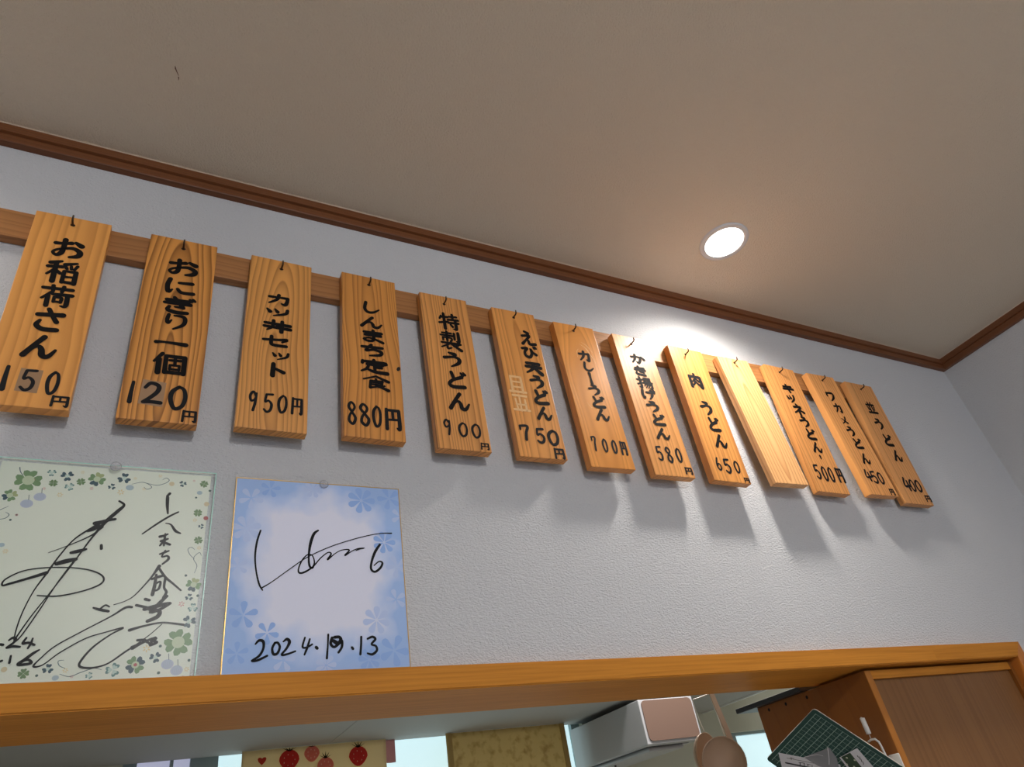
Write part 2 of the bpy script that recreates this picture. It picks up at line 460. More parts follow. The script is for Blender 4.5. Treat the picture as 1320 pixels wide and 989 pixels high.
AUTO_1 = '73.2,238.8,10.0 70.6,234.8,9.0/71.2,232.6,12.0 72.2,221.5,11.0 74.3,209.2,6.0/86.7,212.2,6.0 77.7,206.1,7.0 64.2,194.5,7.0 48.3,178.9,5.0/73.6,195.1,4.0 79.8,193.6,6.0 86.2,185.1,10.0 92.5,181.8,6.0/68.9,176.1,10.0 73.7,177.7,9.0 77.8,180.0,6.0/70.9,169.9,9.0 74.8,171.5,9.0 78.6,173.4,7.0/74.8,180.6,5.0 75.0,172.2,9.0 75.1,163.9,6.0/70.5,163.7,6.0 74.0,168.0,9.0 81.9,165.6,9.0/71.9,152.2,6.0 76.6,154.4,8.0 81.8,157.0,6.0/77.7,157.2,6.0 74.7,148.9,6.0 80.9,150.1,7.0 82.6,145.8,9.0 76.5,138.9,6.0/73.4,136.2,12.0 65.3,119.9,6.0 51.6,99.1,4.0 42.0,91.3,3.0 30.5,86.7,3.0/72.4,134.8,8.0 82.0,121.9,9.0 91.5,113.9,7.0 101.7,105.0,6.0/67.1,119.0,8.0 73.0,121.7,10.0 79.5,123.8,8.0/71.4,124.9,8.0 71.4,112.0,11.0 70.3,99.3,12.0/71.3,112.6,7.0 77.1,115.9,7.0 76.5,107.2,8.0 72.4,104.0,6.0/82.2,120.2,9.0 82.2,108.9,8.0 85.5,102.6,9.0 83.0,95.6,9.0/63.3,93.6,10.0 67.9,92.3,9.0/54.6,86.1,9.0 67.5,83.0,9.0 75.0,80.0,7.0/86.7,97.5,10.0 80.4,89.9,12.0 70.9,77.5,10.0/63.9,81.2,12.0 80.8,86.1,14.0 92.2,88.7,7.0 81.5,81.2,10.0 73.1,77.5,10.0/70.5,80.6,12.0 80.7,78.7,13.0 79.3,72.0,14.0 69.1,66.6,11.0/51.5,56.1,10.0 65.1,60.6,7.0 83.5,64.6,6.0 97.4,63.6,7.0 109.3,61.9,8.0/9.8,83.1,6.0 17.4,80.7,9.0 26.0,78.9,9.0/17.2,81.9,6.0 21.7,86.1,6.0 26.2,84.3,5.0/57.6,35.6,14.0 65.3,40.1,9.0 76.7,45.9,7.0/61.6,44.2,8.0 68.7,44.1,10.0 73.0,41.6,9.0/74.9,39.8,8.0 81.0,46.2,11.0 75.4,43.9,8.0 82.7,41.4,9.0 76.2,38.1,9.0/15.4,223.2,7.0 21.7,217.9,9.0 15.9,208.9,13.0 4.4,192.8,12.0 -7.9,168.4,6.0 -20.9,137.1,5.0 -36.9,101.4,4.0 -50.4,72.3,4.0 -59.2,49.5,5.0/14.8,197.6,9.0 4.1,194.5,12.0 -5.7,187.1,8.0 -24.1,169.4,5.0 -35.8,147.8,5.0 -45.1,124.0,6.0 -54.0,101.3,4.0 -59.9,72.3,4.0 -60.4,47.3,4.0 -55.3,50.5,4.0 -44.4,77.9,4.0 -31.8,113.6,4.0 -21.2,138.7,4.0/-6.8,190.5,14.0 1.6,193.3,13.0 9.8,197.3,10.0/-12.5,179.6,8.0 -7.1,182.6,13.0 -1.3,187.0,12.0/-25.2,150.7,10.0 -18.0,152.9,13.0 -10.3,155.8,8.0/-37.4,136.3,13.0 -28.6,139.7,16.0 -18.7,142.6,12.0/5.1,161.7,9.0 5.9,157.1,10.0/-48.4,149.9,2.0 -27.8,161.0,3.0 -8.8,173.4,5.0 2.8,185.8,6.0/-45.3,124.9,12.0 -62.3,117.6,9.0 -77.9,111.4,8.0 -85.0,109.2,6.0 -83.7,116.3,5.0 -69.1,126.5,4.0 -47.7,131.1,4.0 -19.9,131.8,4.0 1.6,128.2,5.0 14.0,120.6,6.0 12.3,111.8,6.0 -4.5,103.2,5.0 -28.6,97.0,5.0 -48.9,97.5,4.0/50.1,83.7,8.0 43.2,83.1,8.0 29.1,72.3,5.0 3.9,56.0,4.0 -20.0,39.6,4.0 -31.6,26.3,4.0 -36.4,18.2,6.0 -27.9,19.5,4.0 -13.9,32.5,4.0 7.9,47.3,4.0 26.9,54.1,4.0 44.7,59.1,6.0 32.5,51.2,5.0 17.1,37.2,6.0 7.8,22.3,7.0 8.5,16.0,7.0 20.9,14.5,6.0 35.1,18.6,5.0 51.0,31.3,6.0 62.6,40.4,4.0 74.5,51.0,3.0 85.4,62.8,3.0/-65.1,46.9,5.0 -62.0,49.6,8.0 -58.9,47.9,8.0 -60.3,44.1,7.0 -65.6,38.8,6.0 -60.0,40.3,8.0 -53.4,39.6,6.0/-49.4,49.3,6.0 -51.4,43.3,8.0 -46.4,43.8,8.0 -40.3,41.4,7.0/-43.2,48.6,5.0 -43.9,43.2,7.0 -45.6,37.8,6.0/-71.9,42.7,8.0 -69.5,42.1,8.0/-67.8,24.6,7.0 -66.6,25.1,7.0/-59.6,30.1,6.0 -59.3,22.7,7.0/-34.5,35.8,5.0 -39.7,31.9,9.0 -46.2,25.4,10.0 -51.2,20.8,9.0 -44.3,20.6,8.0 -39.1,22.0,8.0 -42.5,25.3,7.0 -47.7,23.9,6.0'
AUTO_2 = '-84.1,191.5,7.0 -88.0,174.7,8.0 -89.3,153.6,7.0 -86.9,133.1,6.0 -82.1,114.8,7.0 -77.4,106.6,5.0/-78.2,109.9,6.0 -65.6,118.4,4.0 -44.0,135.8,4.0 -21.4,153.0,4.0 5.6,167.7,4.0 33.6,179.3,4.0 66.4,189.9,4.0 88.9,194.9,4.0 104.9,195.7,6.0/-5.0,195.2,8.0 -11.1,189.3,12.0 -15.7,174.2,12.0 -17.8,156.0,8.0 -16.6,141.8,9.0 -12.5,139.1,9.0 -9.9,147.3,6.0 -13.1,156.9,5.0 -19.8,157.7,5.0 -27.3,148.6,6.0 -31.6,136.1,6.0 -29.5,131.0,8.0 -21.7,133.2,8.0 -11.2,141.2,6.0 -1.2,153.6,5.0 9.0,162.0,5.0 13.5,159.9,7.0 8.3,151.1,7.0 19.4,160.9,4.0 29.2,166.4,4.0 39.8,166.8,6.0 33.3,158.4,7.0 44.1,165.5,4.0 53.1,169.5,5.0 62.2,170.6,4.0/49.8,166.4,4.0 55.6,168.9,5.0 60.7,169.8,4.0/85.9,176.9,10.0 78.0,164.8,12.0 72.3,149.7,10.0 71.2,138.6,10.0 76.8,134.7,10.0 85.0,140.8,10.0 88.3,148.3,9.0 83.3,150.4,6.0 75.8,144.2,5.0/-82.5,36.9,6.0 -78.4,41.3,10.0 -73.3,39.7,11.0 -72.8,31.2,9.0 -77.3,22.4,9.0 -85.9,16.6,7.0 -78.5,17.2,9.0 -67.7,22.1,8.0/-58.9,37.8,9.0 -61.9,30.9,9.0 -60.1,24.0,10.0 -55.4,24.7,10.0 -52.7,32.2,9.0 -55.3,37.7,9.0 -58.9,37.8,8.0/-48.5,39.1,6.0 -44.0,42.1,11.0 -40.8,38.3,12.0 -44.2,30.5,9.0 -50.0,22.8,8.0 -43.4,23.2,8.0 -33.2,26.5,7.0/-21.3,43.5,7.0 -24.1,31.8,8.0 -18.5,31.0,7.0 -11.8,34.6,7.0/-15.0,41.5,7.0 -17.9,31.3,9.0 -21.5,21.9,7.0/-6.7,30.7,12.0 -5.4,29.4,12.0/9.1,46.7,8.0 8.4,32.2,7.0 7.2,16.2,9.0/14.2,42.1,12.0 12.3,34.6,11.0 17.4,30.4,10.0 25.2,38.1,14.0 23.9,42.9,12.0 17.4,43.0,12.0/16.1,38.3,14.0 21.9,35.0,16.0 26.8,38.1,12.0 27.0,30.2,10.0 22.5,23.1,9.0/40.7,28.9,10.0 42.0,27.2,10.0/53.6,42.6,9.0 53.0,31.1,9.0 51.7,19.7,9.0/62.2,39.9,8.0 69.1,42.3,10.0 73.0,39.0,10.0 67.4,32.6,8.0 73.3,29.9,9.0 74.5,24.1,10.0 68.2,19.2,10.0 61.6,20.7,7.0'
MOTIFS_1 = 'G -88.4 244.8 17.2,B -83.5 212.8 6.6,B -71.8 223.0 6.5,M -102.8 222.6 9.6,o -65.9 257.7 5.9,d -48.4 254.6 8.7,g -61.5 243.2 5.9,o -43.1 239.5 6.5,g -31.9 247.7 6.1,M -14.8 252.9 11.8,d 3.7 243.5 5.4,d 16.1 256.9 9.3,b 24.5 243.8 4.7,d 87.5 254.9 5.6,g 114.3 256.9 6.4,b 109.9 242.9 3.5,t 120.4 226.5 3.8,g 110.7 212.6 6.5,r 121.4 205.5 3.4,d 116.7 193.2 4.3,g 115.2 173.3 6.4,M 115.7 112.6 10.6,d 112.2 96.4 5.5,o 117.9 83.0 6.9,d 115.4 65.8 9.1,G 106.1 40.9 18.4,B 97.2 15.6 6.7,B 107.9 8.3 6.8,R 63.5 16.2 12.0,d 83.3 24.0 7.5,y 72.7 34.4 4.8,o 41.3 11.5 9.1,o 18.7 6.2 4.4,b -13.4 5.1 3.3,d -22.3 15.0 6.4,g -44.1 10.9 6.4,t -62.6 16.0 3.2,k -31.4 8.3 1.6,k 87.0 36.9 1.9,k 89.0 6.3 1.9,k 120.3 19.4 1.9,k 122.6 247.0 1.9,k 106.2 235.3 1.6,k 105.4 124.6 1.8,k 122.1 98.4 2.0,k -95.2 190.3 1.5,k -90.4 197.2 1.5,y 15.2 236.3 4.6,y -51.4 227.4 3.7,y -91.3 150.5 3.4,y -5.4 12.8 3.1,y 118.7 9.1 3.3,y 108.1 201.8 3.1,y 117.2 162.5 3.0,y 29.0 258.1 2.4,y 41.5 243.3 2.7,y 58.4 264.6 2.7,y -32.4 261.6 2.5,q 104.5 87.7 4.0,q 1.9 5.8 1.9,q -69.7 234.7 2.1,q -18.6 239.0 2.5,q -90.4 197.2 2.0,q 115.5 0.7 1.9,q 101.1 260.8 1.9,t 73.9 253.7 3.7,b -96.7 158.1 3.1,r -83.9 245.9 2.6'
MOTIFS_2 = 'F 60.0 247.8 28.4,F 104.1 254.0 19.1,F -73.5 257.4 14.3,f -102.8 193.8 19.8,F -99.5 73.8 18.4,F -69.1 50.9 15.1,f 76.1 65.1 19.5,F 99.0 23.4 23.0,f 105.9 94.2 15.3,F 92.8 180.7 17.4,f 110.6 143.3 17.3,f -47.6 16.1 15.0,F 64.0 12.4 15.3,F -104.2 26.2 14.3,f -99.3 240.6 17.1,f -12.7 261.3 14.4,f 121.2 224.0 15.9,f -110.0 139.3 13.5,f 6.0 7.7 13.8'

# ---------------------------------------------------------------- the room shell
XR = 2.485          # right wall
ZC = 0.1997         # ceiling
ZF = -2.2           # floor
OPL, OPR, OPT, OPB = -0.90, 2.02, -0.706, -1.30   # pass-through opening

bm = bmesh.new()
add_box(bm, -3.0, XR, 0.0, 0.14, OPT, ZC)
add_box(bm, OPR, XR, 0.0, 0.14, OPB, OPT)
add_box(bm, -3.0, OPL, 0.0, 0.14, OPB, OPT)
add_box(bm, -3.0, XR, 0.0, 0.14, ZF, OPB)
struct(from_bm('wall_front', bm, M['wall']))
struct(box('wall_right', XR, XR + 0.12, -5.0, 0.14, ZF, ZC, M['wall']))
struct(box('ceiling', -3.0, XR + 0.12, -5.0, 0.14, ZC, ZC + 0.1, M['ceiling']))
struct(box('floor', -3.0, 3.6, -5.0, 2.0, ZF - 0.1, ZF, M['floor']))
# the kitchen beyond the pass-through
struct(box('ceiling', -1.2, 3.52, 0.14, 1.87, ZC, ZC + 0.1, M['kitchen_wall']))
struct(box('wall_right', 3.40, 3.52, 0.14, 1.75, ZF, ZC, M['kitchen_wall']))
struct(box('wall_left', -1.2, -1.08, 0.14, 1.75, ZF, ZC, M['kitchen_wall']))
bm = bmesh.new()
W1 = (0.26, 1.95, -1.30, -0.462)
W2 = (2.726, 3.30, -1.30, -0.593)
add_box(bm, -1.2, W1[0], 1.75, 1.87, ZF, ZC)
add_box(bm, W1[0], W1[1], 1.75, 1.87, W1[3], ZC)
add_box(bm, W1[0], W1[1], 1.75, 1.87, ZF, W1[2])
add_box(bm, W1[1], W2[0], 1.75, 1.87, ZF, ZC)
add_box(bm, W2[0], W2[1], 1.75, 1.87, W2[3], ZC)
add_box(bm, W2[0], W2[1], 1.75, 1.87, ZF, W2[2])
add_box(bm, W2[1], 3.52, 1.75, 1.87, ZF, ZC)
struct(from_bm('wall_back', bm, M['kitchen_wall']))


def glow(name, color, strength):
    t = NT(name)
    t.b.inputs['Base Color'].default_value = (*color, 1)
    t.b.inputs['Roughness'].default_value = 0.3
    t.b.inputs['Emission Color'].default_value = (*color, 1)
    t.b.inputs['Emission Strength'].default_value = strength
    return t.m


M['frost'] = glow('daylit_frosted_glass', srgb(206, 234, 240), 0.55)
M['frost_lilac'] = glow('daylit_lilac_glass', srgb(180, 182, 206), 0.42)
M['sash'] = plain('grey_aluminium_sash', srgb(150, 168, 172), 0.4)


def window(n, x0, x1, z0, z1, stiles, panes):
    f = empty('window_%d' % n, ((x0 + x1) / 2, 1.80, z0))
    struct(f)
    mw = Matrix.Translation((-(x0 + x1) / 2, -1.80, -z0))
    b = bmesh.new()
    add_box(b, x0, x1, 1.77, 1.83, z1 - 0.012, z1 - 0.0005)
    add_box(b, x0, x1, 1.77, 1.83, z0 + 0.0005, z0 + 0.03)
    for a, c in stiles:
        add_box(b, a, c, 1.775, 1.825, z0 + 0.03, z1 - 0.012)
    bmesh.ops.transform(b, matrix=mw, verts=b.verts)
    from_bm('window_frame', b, M['sash'], f)
    for a, c, m in panes:
        b = bmesh.new()
        add_box(b, a, c, 1.797, 1.803, z0 + 0.03, z1 - 0.012)
        bmesh.ops.transform(b, matrix=mw, verts=b.verts)
        from_bm('pane', b, M[m], f)


window(1, W1[0], W1[1], W1[2], W1[3], [(0.26, 0.30), (0.395, 0.405), (0.455, 0.54), (1.91, 1.95)],
       [(0.30, 0.395, 'frost_lilac'), (0.405, 0.455, 'frost_lilac'), (0.54, 1.91, 'frost')])
window(2, W2[0], W2[1], W2[2], W2[3], [(2.727, 2.785), (3.26, 3.299)], [(2.785, 3.26, 'frost')])

# ceiling moulding: one stepped profile, mitred in the corner
PROF = [(0.0, 0.1611), (0.0125, 0.1611), (0.0135, 0.1625), (0.0135, 0.1775), (0.0120, 0.1785), (0.0120, 0.1800),
        (0.0175, 0.1812), (0.0175, 0.1985), (0.0, 0.1985)]
bm = bmesh.new()
a = [bm.verts.new((-3.0, -d, z)) for d, z in PROF]
b = [bm.verts.new((XR - d, -d, z)) for d, z in PROF]
for i in range(len(PROF)):
    j = (i + 1) % len(PROF)
    bm.faces.new((a[i], b[i], b[j], a[j]))
bm.faces.new(a)
bm.faces.new(b[::-1])
t1 = struct(from_bm('trim_1', bm, M['trim']))
bm = bmesh.new()
a = [bm.verts.new((XR - d, -d, z)) for d, z in PROF]
b = [bm.verts.new((XR - d, -5.0, z)) for d, z in PROF]
for i in range(len(PROF)):
    j = (i + 1) % len(PROF)
    bm.faces.new((a[i], b[i], b[j], a[j]))
bm.faces.new(a)
bm.faces.new(b[::-1])
M['trim_y'] = plain('brown_trim_side', srgb(112, 68, 40), 0.45)
t2 = struct(from_bm('trim_2', bm, M['trim_y']))
box('caulk_line', -3.0, XR - 0.019, -0.0188, -0.001, 0.1985, 0.19965, M['caulk'], t1)
box('caulk_line', XR - 0.0188, XR - 0.001, -5.0, -0.019, 0.1985, 0.19965, M['caulk'], t2)

# small brown scuffs on the ceiling paper
bm = bmesh.new()
for (x, y, dx, dy, w) in ((0.166, -0.214, 0.006, 0.012, 0.0022), (0.172, -0.200, 0.001, 0.006, 0.002), (0.1665, -0.2135, -0.001, -0.004, 0.002)):
    n = Vector((-dy, dx, 0)).normalized() * w / 2
    p, q = Vector((x, y, ZC - 0.0003)), Vector((x + dx, y + dy, ZC - 0.0003))
    bm.faces.new([bm.verts.new(k) for k in (p + n, p - n, q - n * .4, q + n * .4)])
M['scuff'] = plain('brown_scuff', srgb(108, 78, 56), 0.8)
o = from_bm('scuff_mark', bm, M['scuff'], bpy.data.objects['ceiling'])

# pass-through frame: head, jambs and sill of laminated wood
LZ0, LZ1 = -0.7325, -0.7005
FY, BY = -0.012, 0.146
bm = bmesh.new()
# head with a mitred right end
pts = [(OPL - 0.033, LZ1), (2.026, LZ1), (1.994, LZ0), (OPL, LZ0)]
add_prism(bm, pts, FY, BY)
bmesh.ops.bevel(bm, geom=[e for e in bm.edges if abs(e.verts[0].co.z - e.verts[1].co.z) < 1e-5 and abs(e.verts[0].co.x - e.verts[1].co.x) > .5],
                offset=0.0018, segments=2, affect='EDGES')
head = struct(from_bm('trim_3', bm, M['lintel']))
bm = bmesh.new()
add_prism(bm, [(2.0262, LZ1), (2.0262, OPB), (1.9942, OPB), (1.9942, LZ0)], FY, BY)
M['jamb'] = grain_wood('orange_jamb_wood', srgb(196, 122, 52), srgb(140, 78, 28), lines=60, seed=6.0, contrast=0.3)
struct(from_bm('trim_4', bm, M['jamb']))
bm = bmesh.new()
add_prism(bm, [(OPL - 0.033, LZ1), (OPL, LZ0), (OPL, OPB), (OPL - 0.033, OPB)], FY, BY)
struct(from_bm('trim_5', bm, M['jamb']))

# ---------------------------------------------------------------- the wooden rail and its hooks
rail = empty('hanging_rail', (0.5, 0.0, -0.0563),
             'long brown wooden batten across the white wall, all the menu plaques hang on it', 'rail')
bm = bmesh.new()
add_box(bm, -1.6, 1.445, -0.0169, -0.0003, 0.0, 0.0563, 0.0012)
from_bm('batten', bm, M['rail'], rail)

# ---------------------------------------------------------------- brush glyphs, strokes in a 0..100 box (x right, y down, width)
GLYPH = {
    'お': '8,28,12 35,24,10 58,16,13/36,2,13 36,45,12 32,78,13 18,92,10 6,80,8 16,64,8 42,50,9 70,44,12 92,60,14 88,82,14 62,94,8/72,10,10 92,24,16',
    '稲': '40,2,9 8,14,13/2,32,11 46,26,12/26,10,12 26,95,14/24,42,10 4,66,7/28,42,8 44,56,11/90,2,8 54,14,12/56,22,9 62,32,9/74,18,8 76,30,9/94,14,9 86,32,8/56,44,10 56,94,11/56,43,8 94,43,11/94,43,12 94,94,13/56,68,8 72,68,8/78,67,8 94,67,8/56,92,10 94,92,11',
    '荷': '4,16,11 96,13,12/34,2,11 36,28,10/68,2,11 64,28,10/34,32,10 6,66,8/24,50,12 24,98,13/38,42,11 98,40,13/84,42,12 84,90,13 68,94,6/44,56,9 44,78,9/44,56,8 66,56,10 66,78,9/44,76,8 66,76,8',
    'さ': '8,30,12 90,20,14/40,0,11 56,28,11 74,56,12/20,56,8 12,78,12 34,94,13 80,92,13',
    'ん': '56,2,13 34,40,12 6,94,14/8,92,10 30,58,8 46,48,10 56,62,13 62,88,14 80,90,12 98,58,7',
    'に': '14,6,13 8,50,13 14,94,13 26,76,6/46,24,10 90,16,13/44,68,10 60,88,12 98,84,13',
    'ぎ': '10,22,11 82,16,12/6,42,11 88,36,12/34,2,10 50,30,12 66,62,12/66,62,9 40,62,7/22,64,9 18,86,12 46,96,13 80,92,12/84,2,8 90,12,10/94,-2,8 100,8,9',
    'り': '14,6,12 10,40,13 16,62,12 30,40,6/40,8,8 80,8,13 92,30,14 84,64,13 44,98,7',
    '一': '2,60,22 30,46,14 96,58,26',
    '個': '26,2,12 4,44,8/18,30,14 18,98,15/38,12,12 38,94,13/38,12,12 94,12,13/94,12,14 94,94,14/38,92,12 94,92,12/50,32,9 84,30,9/66,20,9 66,56,9/52,56,8 52,78,8/52,56,8 80,56,8/80,56,8 80,78,8/52,76,8 80,76,8',
    'カ': '8,30,13 50,26,11 86,24,14/86,26,14 84,60,14 76,92,15 60,86,7/48,2,14 40,50,13 8,94,7',
    'ツ': '8,24,9 20,52,18/40,16,9 50,44,17/90,8,14 82,52,14 36,94,7',
    '丼': '4,34,12 96,30,14/2,66,12 98,62,14/34,4,13 32,60,12 14,96,7/66,2,13 66,98,15/46,42,9 54,54,13',
    'セ': '4,46,12 60,32,12 94,22,14 76,52,8/34,4,14 34,74,14 46,90,14 92,88,14',
    'ト': '32,2,18 32,98,20/36,36,12 90,62,18',
    'し': '26,2,14 18,60,14 34,90,14 66,86,12 98,56,7',
    'ま': '12,20,12 88,16,13/16,44,12 84,40,13/52,0,13 52,80,12 30,96,11 10,84,10 30,68,9 60,76,10 92,96,13',
    'ち': '6,26,12 92,16,13/46,0,12 22,56,10 54,42,10 86,52,14 82,80,13 38,98,7',
    '定': '50,0,12 50,12,12/8,16,12 6,32,11/8,18,11 92,16,13 88,32,8/24,40,11 80,38,12/52,40,12 52,84,11/54,60,9 78,58,10/28,56,10 20,78,10 2,98,7/20,74,8 50,94,12 98,96,15',
    '食': '52,0,9 4,34,7/52,2,10 98,32,14/50,22,9 52,34,9/30,40,10 74,38,12/74,38,11 72,64,10/30,40,10 28,92,12/30,52,7 72,52,7/28,66,8 72,66,9/28,92,9 56,80,7/82,68,9 60,82,8/46,68,8 96,98,15',
    '特': '14,18,8 6,38,8/12,26,11 46,22,11/28,2,12 28,98,14/2,64,10 46,52,11/54,18,10 92,14,11/72,2,11 72,32,10/48,38,11 98,34,12/48,58,11 98,54,12/84,44,12 84,92,14 70,94,6/58,68,9 66,80,12',
    '製': '12,10,8 56,8,9/4,24,9 62,22,10/34,0,10 34,52,10/14,36,8 14,52,8/14,36,8 54,36,8 54,50,8/70,6,10 70,40,10/90,0,12 90,50,13 78,50,6/50,54,9 50,64,9/6,66,10 94,64,12/44,68,8 4,92,7/32,76,8 32,96,10 50,90,7/84,72,8 62,80,7/52,70,8 96,98,14',
    'う': '34,4,9 66,12,18/6,42,13 60,30,10 88,42,15 82,70,14 42,98,7',
    'ど': '24,6,13 34,44,12/78,30,14 30,52,12 8,78,13 26,94,14 88,90,15/76,4,8 84,18,12/90,0,8 98,12,11',
    'え': '38,2,11 60,12,14/14,36,11 66,30,12 40,60,9 6,94,12/36,64,9 52,66,10 58,92,13 98,88,13',
    'び': '6,24,12 40,18,12 20,50,11 22,84,13 46,92,13 64,60,11 62,20,10 74,50,11 92,66,14/84,2,8 88,14,10/96,0,8 100,12,10',
    '天': '12,16,13 88,12,14/6,46,13 94,42,15/50,14,13 44,60,12 6,98,7/50,46,11 96,96,18',
    'か': '6,30,12 48,24,11 70,32,14 66,64,13 50,92,12 38,80,6/38,2,13 30,50,12 6,92,7/82,20,10 98,46,16',
    'き': '14,20,11 82,14,12/8,42,11 88,36,13/38,0,12 54,34,12 74,64,12/74,62,9 40,62,6/18,68,10 20,90,13 80,94,14',
    '揚': '2,24,10 38,20,10/22,0,12 22,92,13 8,88,6/2,64,9 38,50,9/50,4,9 50,34,9/50,4,9 88,4,10/88,4,10 88,34,9/50,19,6 88,19,6/50,34,7 88,34,7/44,46,9 98,44,11/54,50,9 44,76,7/52,60,9 94,58,11/94,58,11 90,94,12 76,96,6/70,60,8 52,90,6/82,62,8 66,94,6',
    'げ': '14,6,13 8,50,13 14,94,13 24,76,6/40,28,11 96,24,13/74,4,13 76,56,13 54,98,7/88,0,7 92,10,9/98,-2,7 102,8,9',
    '肉': '12,20,12 12,98,13/12,22,12 88,20,13/88,20,13 88,94,14 74,94,6/50,0,11 48,34,10 28,58,7/50,34,8 72,52,11/48,56,9 28,84,7/48,60,8 72,82,12',
    'キ': '14,32,12 84,22,13/6,64,12 94,54,14/42,2,13 58,98,15',
    'ネ': '46,0,12 54,12,13/14,26,11 82,22,12 40,58,9 4,78,7/52,50,12 52,98,14/62,54,9 94,72,14',
    'ワ': '14,14,12 14,44,12/14,16,12 90,12,14 84,56,14 38,96,7',
    'メ': '82,4,13 60,56,12 8,96,7/22,30,8 84,84,16',
    '並': '32,0,9 38,14,12/68,0,10 60,16,9/8,24,12 92,22,13/36,26,11 36,88,11/64,26,11 64,88,11/12,40,9 22,68,12/88,38,10 78,68,8/2,92,13 98,90,15',
    '・': '50,10,50 50,90,20',
    '丨': '46,2,30 50,50,20 54,98,30',
    '円': '13,8,13 10,98,14/12,12,12 88,12,13/88,12,14 88,94,15 72,92,7/50,12,11 50,54,11/12,56,10 88,54,11',
    '0': '54,2,11 16,24,13 8,60,13 34,98,12 76,86,12 92,48,12 80,12,11 48,2,9',
    '1': '54,2,18 46,50,22 50,98,26',
    '2': '8,26,10 36,3,12 80,14,13 76,42,13 38,74,12 4,95,11/4,95,11 50,92,12 98,94,13',
    '4': '34,2,11 4,66,11 98,62,12/64,26,11 60,98,13',
    '5': '22,8,11 14,46,10 50,38,10 88,56,12 80,86,12 42,98,12 8,86,10/22,6,10 92,3,12',
    '6': '54,0,12 18,40,13 10,74,13 40,98,12 84,84,12 82,56,11 50,46,9 18,66,9',
    '7': '6,30,9 8,6,11/8,6,11 88,6,12 62,50,12 48,98,13',
    '8': '72,12,10 38,2,11 12,22,12 50,46,11 88,72,12 60,98,12 18,84,12 28,58,10 76,28,10 72,12,10',
    '9': '76,22,10 44,2,12 10,24,12 28,50,11 70,38,9 82,10,8/82,8,10 74,60,12 56,98,12',
}
GLYPH['ッ'] = GLYPH['ツ']
rnd = random.Random(11)


def write_glyphs(spec, y, boost, name, mat, parent):
    k = 0
    for item in spec.split(','):
        bm = bmesh.new()
        c, u, v, w, h = item.split(' ')
        u, v, w, h = (float(q) / 1000 for q in (u, v, w, h))
        s = math.sqrt(w * h) / 100 * boost * (0.84 if GLYPH[c].count('/') > 8 else 0.78 if c in '円並' else 1.0)
        jr = rnd.uniform(-0.03, 0.03)
        for st in GLYPH[c].split('/'):
            pts = []
            for p in st.split(' '):
                a, b, ww = map(float, p.split(','))
                gx, gz = (a / 100 - .5) * w, (.5 - b / 100) * h
                pts.append((u + gx - jr * gz, -v + gz + jr * gx, ww * s))
            add_stroke(bm, pts, y - 0.000012 * k)
            k += 1
        from_bm(name, bm, mat, parent)


# ---------------------------------------------------------------- menu plaques
# per plaque: (x, z of the top centre, roll, width, height, lean at the foot), hole (u, v mm), dish glyphs, price glyphs
T = 0.0173
YT = 0.0169 + T + 0.0015
WOODS = [  # light, dark, lines, wander, cathedral, contrast, rough
    ((226, 168, 98), (170, 104, 44), 52, 0.8, 0, 0.6, 0.38),
    ((216, 156, 84), (110, 60, 20), 120, 0.9, 5, 1.0, 0.38),
    ((218, 162, 94), (140, 86, 38), 150, 1.3, 5, 0.8, 0.42),
    ((212, 152, 82), (130, 76, 32), 130, 1.1, 3, 0.85, 0.40),
    ((222, 164, 100), (138, 84, 40), 150, 0.5, 0, 0.9, 0.42),
    ((224, 164, 98), (160, 96, 44), 95, 0.6, 3, 0.8, 0.33),
    ((226, 162, 92), (176, 108, 50), 55, 1.2, 7, 0.5, 0.30),
    ((226, 168, 108), (170, 108, 56), 100, 0.5, 0, 0.6, 0.40),
    ((226, 166, 100), (164, 100, 48), 90, 0.5, 2, 0.65, 0.42),
    ((236, 192, 146), (190, 126, 74), 75, 0.8, 5, 0.75, 0.45),
    ((218, 160, 102), (160, 102, 56), 115, 0.6, 0, 0.65, 0.42),
    ((224, 166, 108), (164, 104, 58), 90, 0.6, 0, 0.65, 0.42),
    ((212, 158, 106), (150, 100, 58), 100, 0.7, 0, 0.65, 0.45),
]
LABELS = [
    'leftmost wooden menu plaque, lettered お稲荷さん over 150円, cut by the left picture edge',
    'wooden menu plaque with strong dark grain, lettered おにぎり一個 over 120円, second from left',
    'wooden menu plaque lettered カツ丼セット over 950円, third from left, above the blue flower board',
    'wooden menu plaque with a knot at its right edge, しんまち定食 over 880円, fourth from left',
    'wooden menu plaque with straight grain, 特製うどん over 900円, fifth from left',
    'glossy wooden menu plaque with a faded white mark, えび天うどん over 750円, sixth from left',
    'glossy orange wooden menu plaque with pale scratches, カレーうどん over 700円, seventh from left',
    'wooden menu plaque lettered かき揚げうどん over 580円, between the 700 and 650 yen plaques',
    'wooden menu plaque lettered 肉うどん over 650円, directly left of the blank plaque',
    'pale wooden menu plaque left blank, with no lettering at all',
    'wooden menu plaque with a dark dot above 500円, キツネうどん, directly right of the blank plaque',
    'wooden menu plaque lettered ワカメうどん over 450円, second from the right end',
    'rightmost wooden menu plaque, lettered 並うどん over 400円, nearest the room corner',
]
M['tape'] = plain('greyed_tape_patch', srgb(158, 124, 92), 0.3)
M['old_white'] = plain('worn_white_paint', srgb(234, 190, 134), 0.4)
M['faint_ink'] = plain('greyed_ink', srgb(72, 66, 60), 0.45)


def local(bm, origin):
    bmesh.ops.translate(bm, vec=-Vector(origin), verts=bm.verts)
    return bm


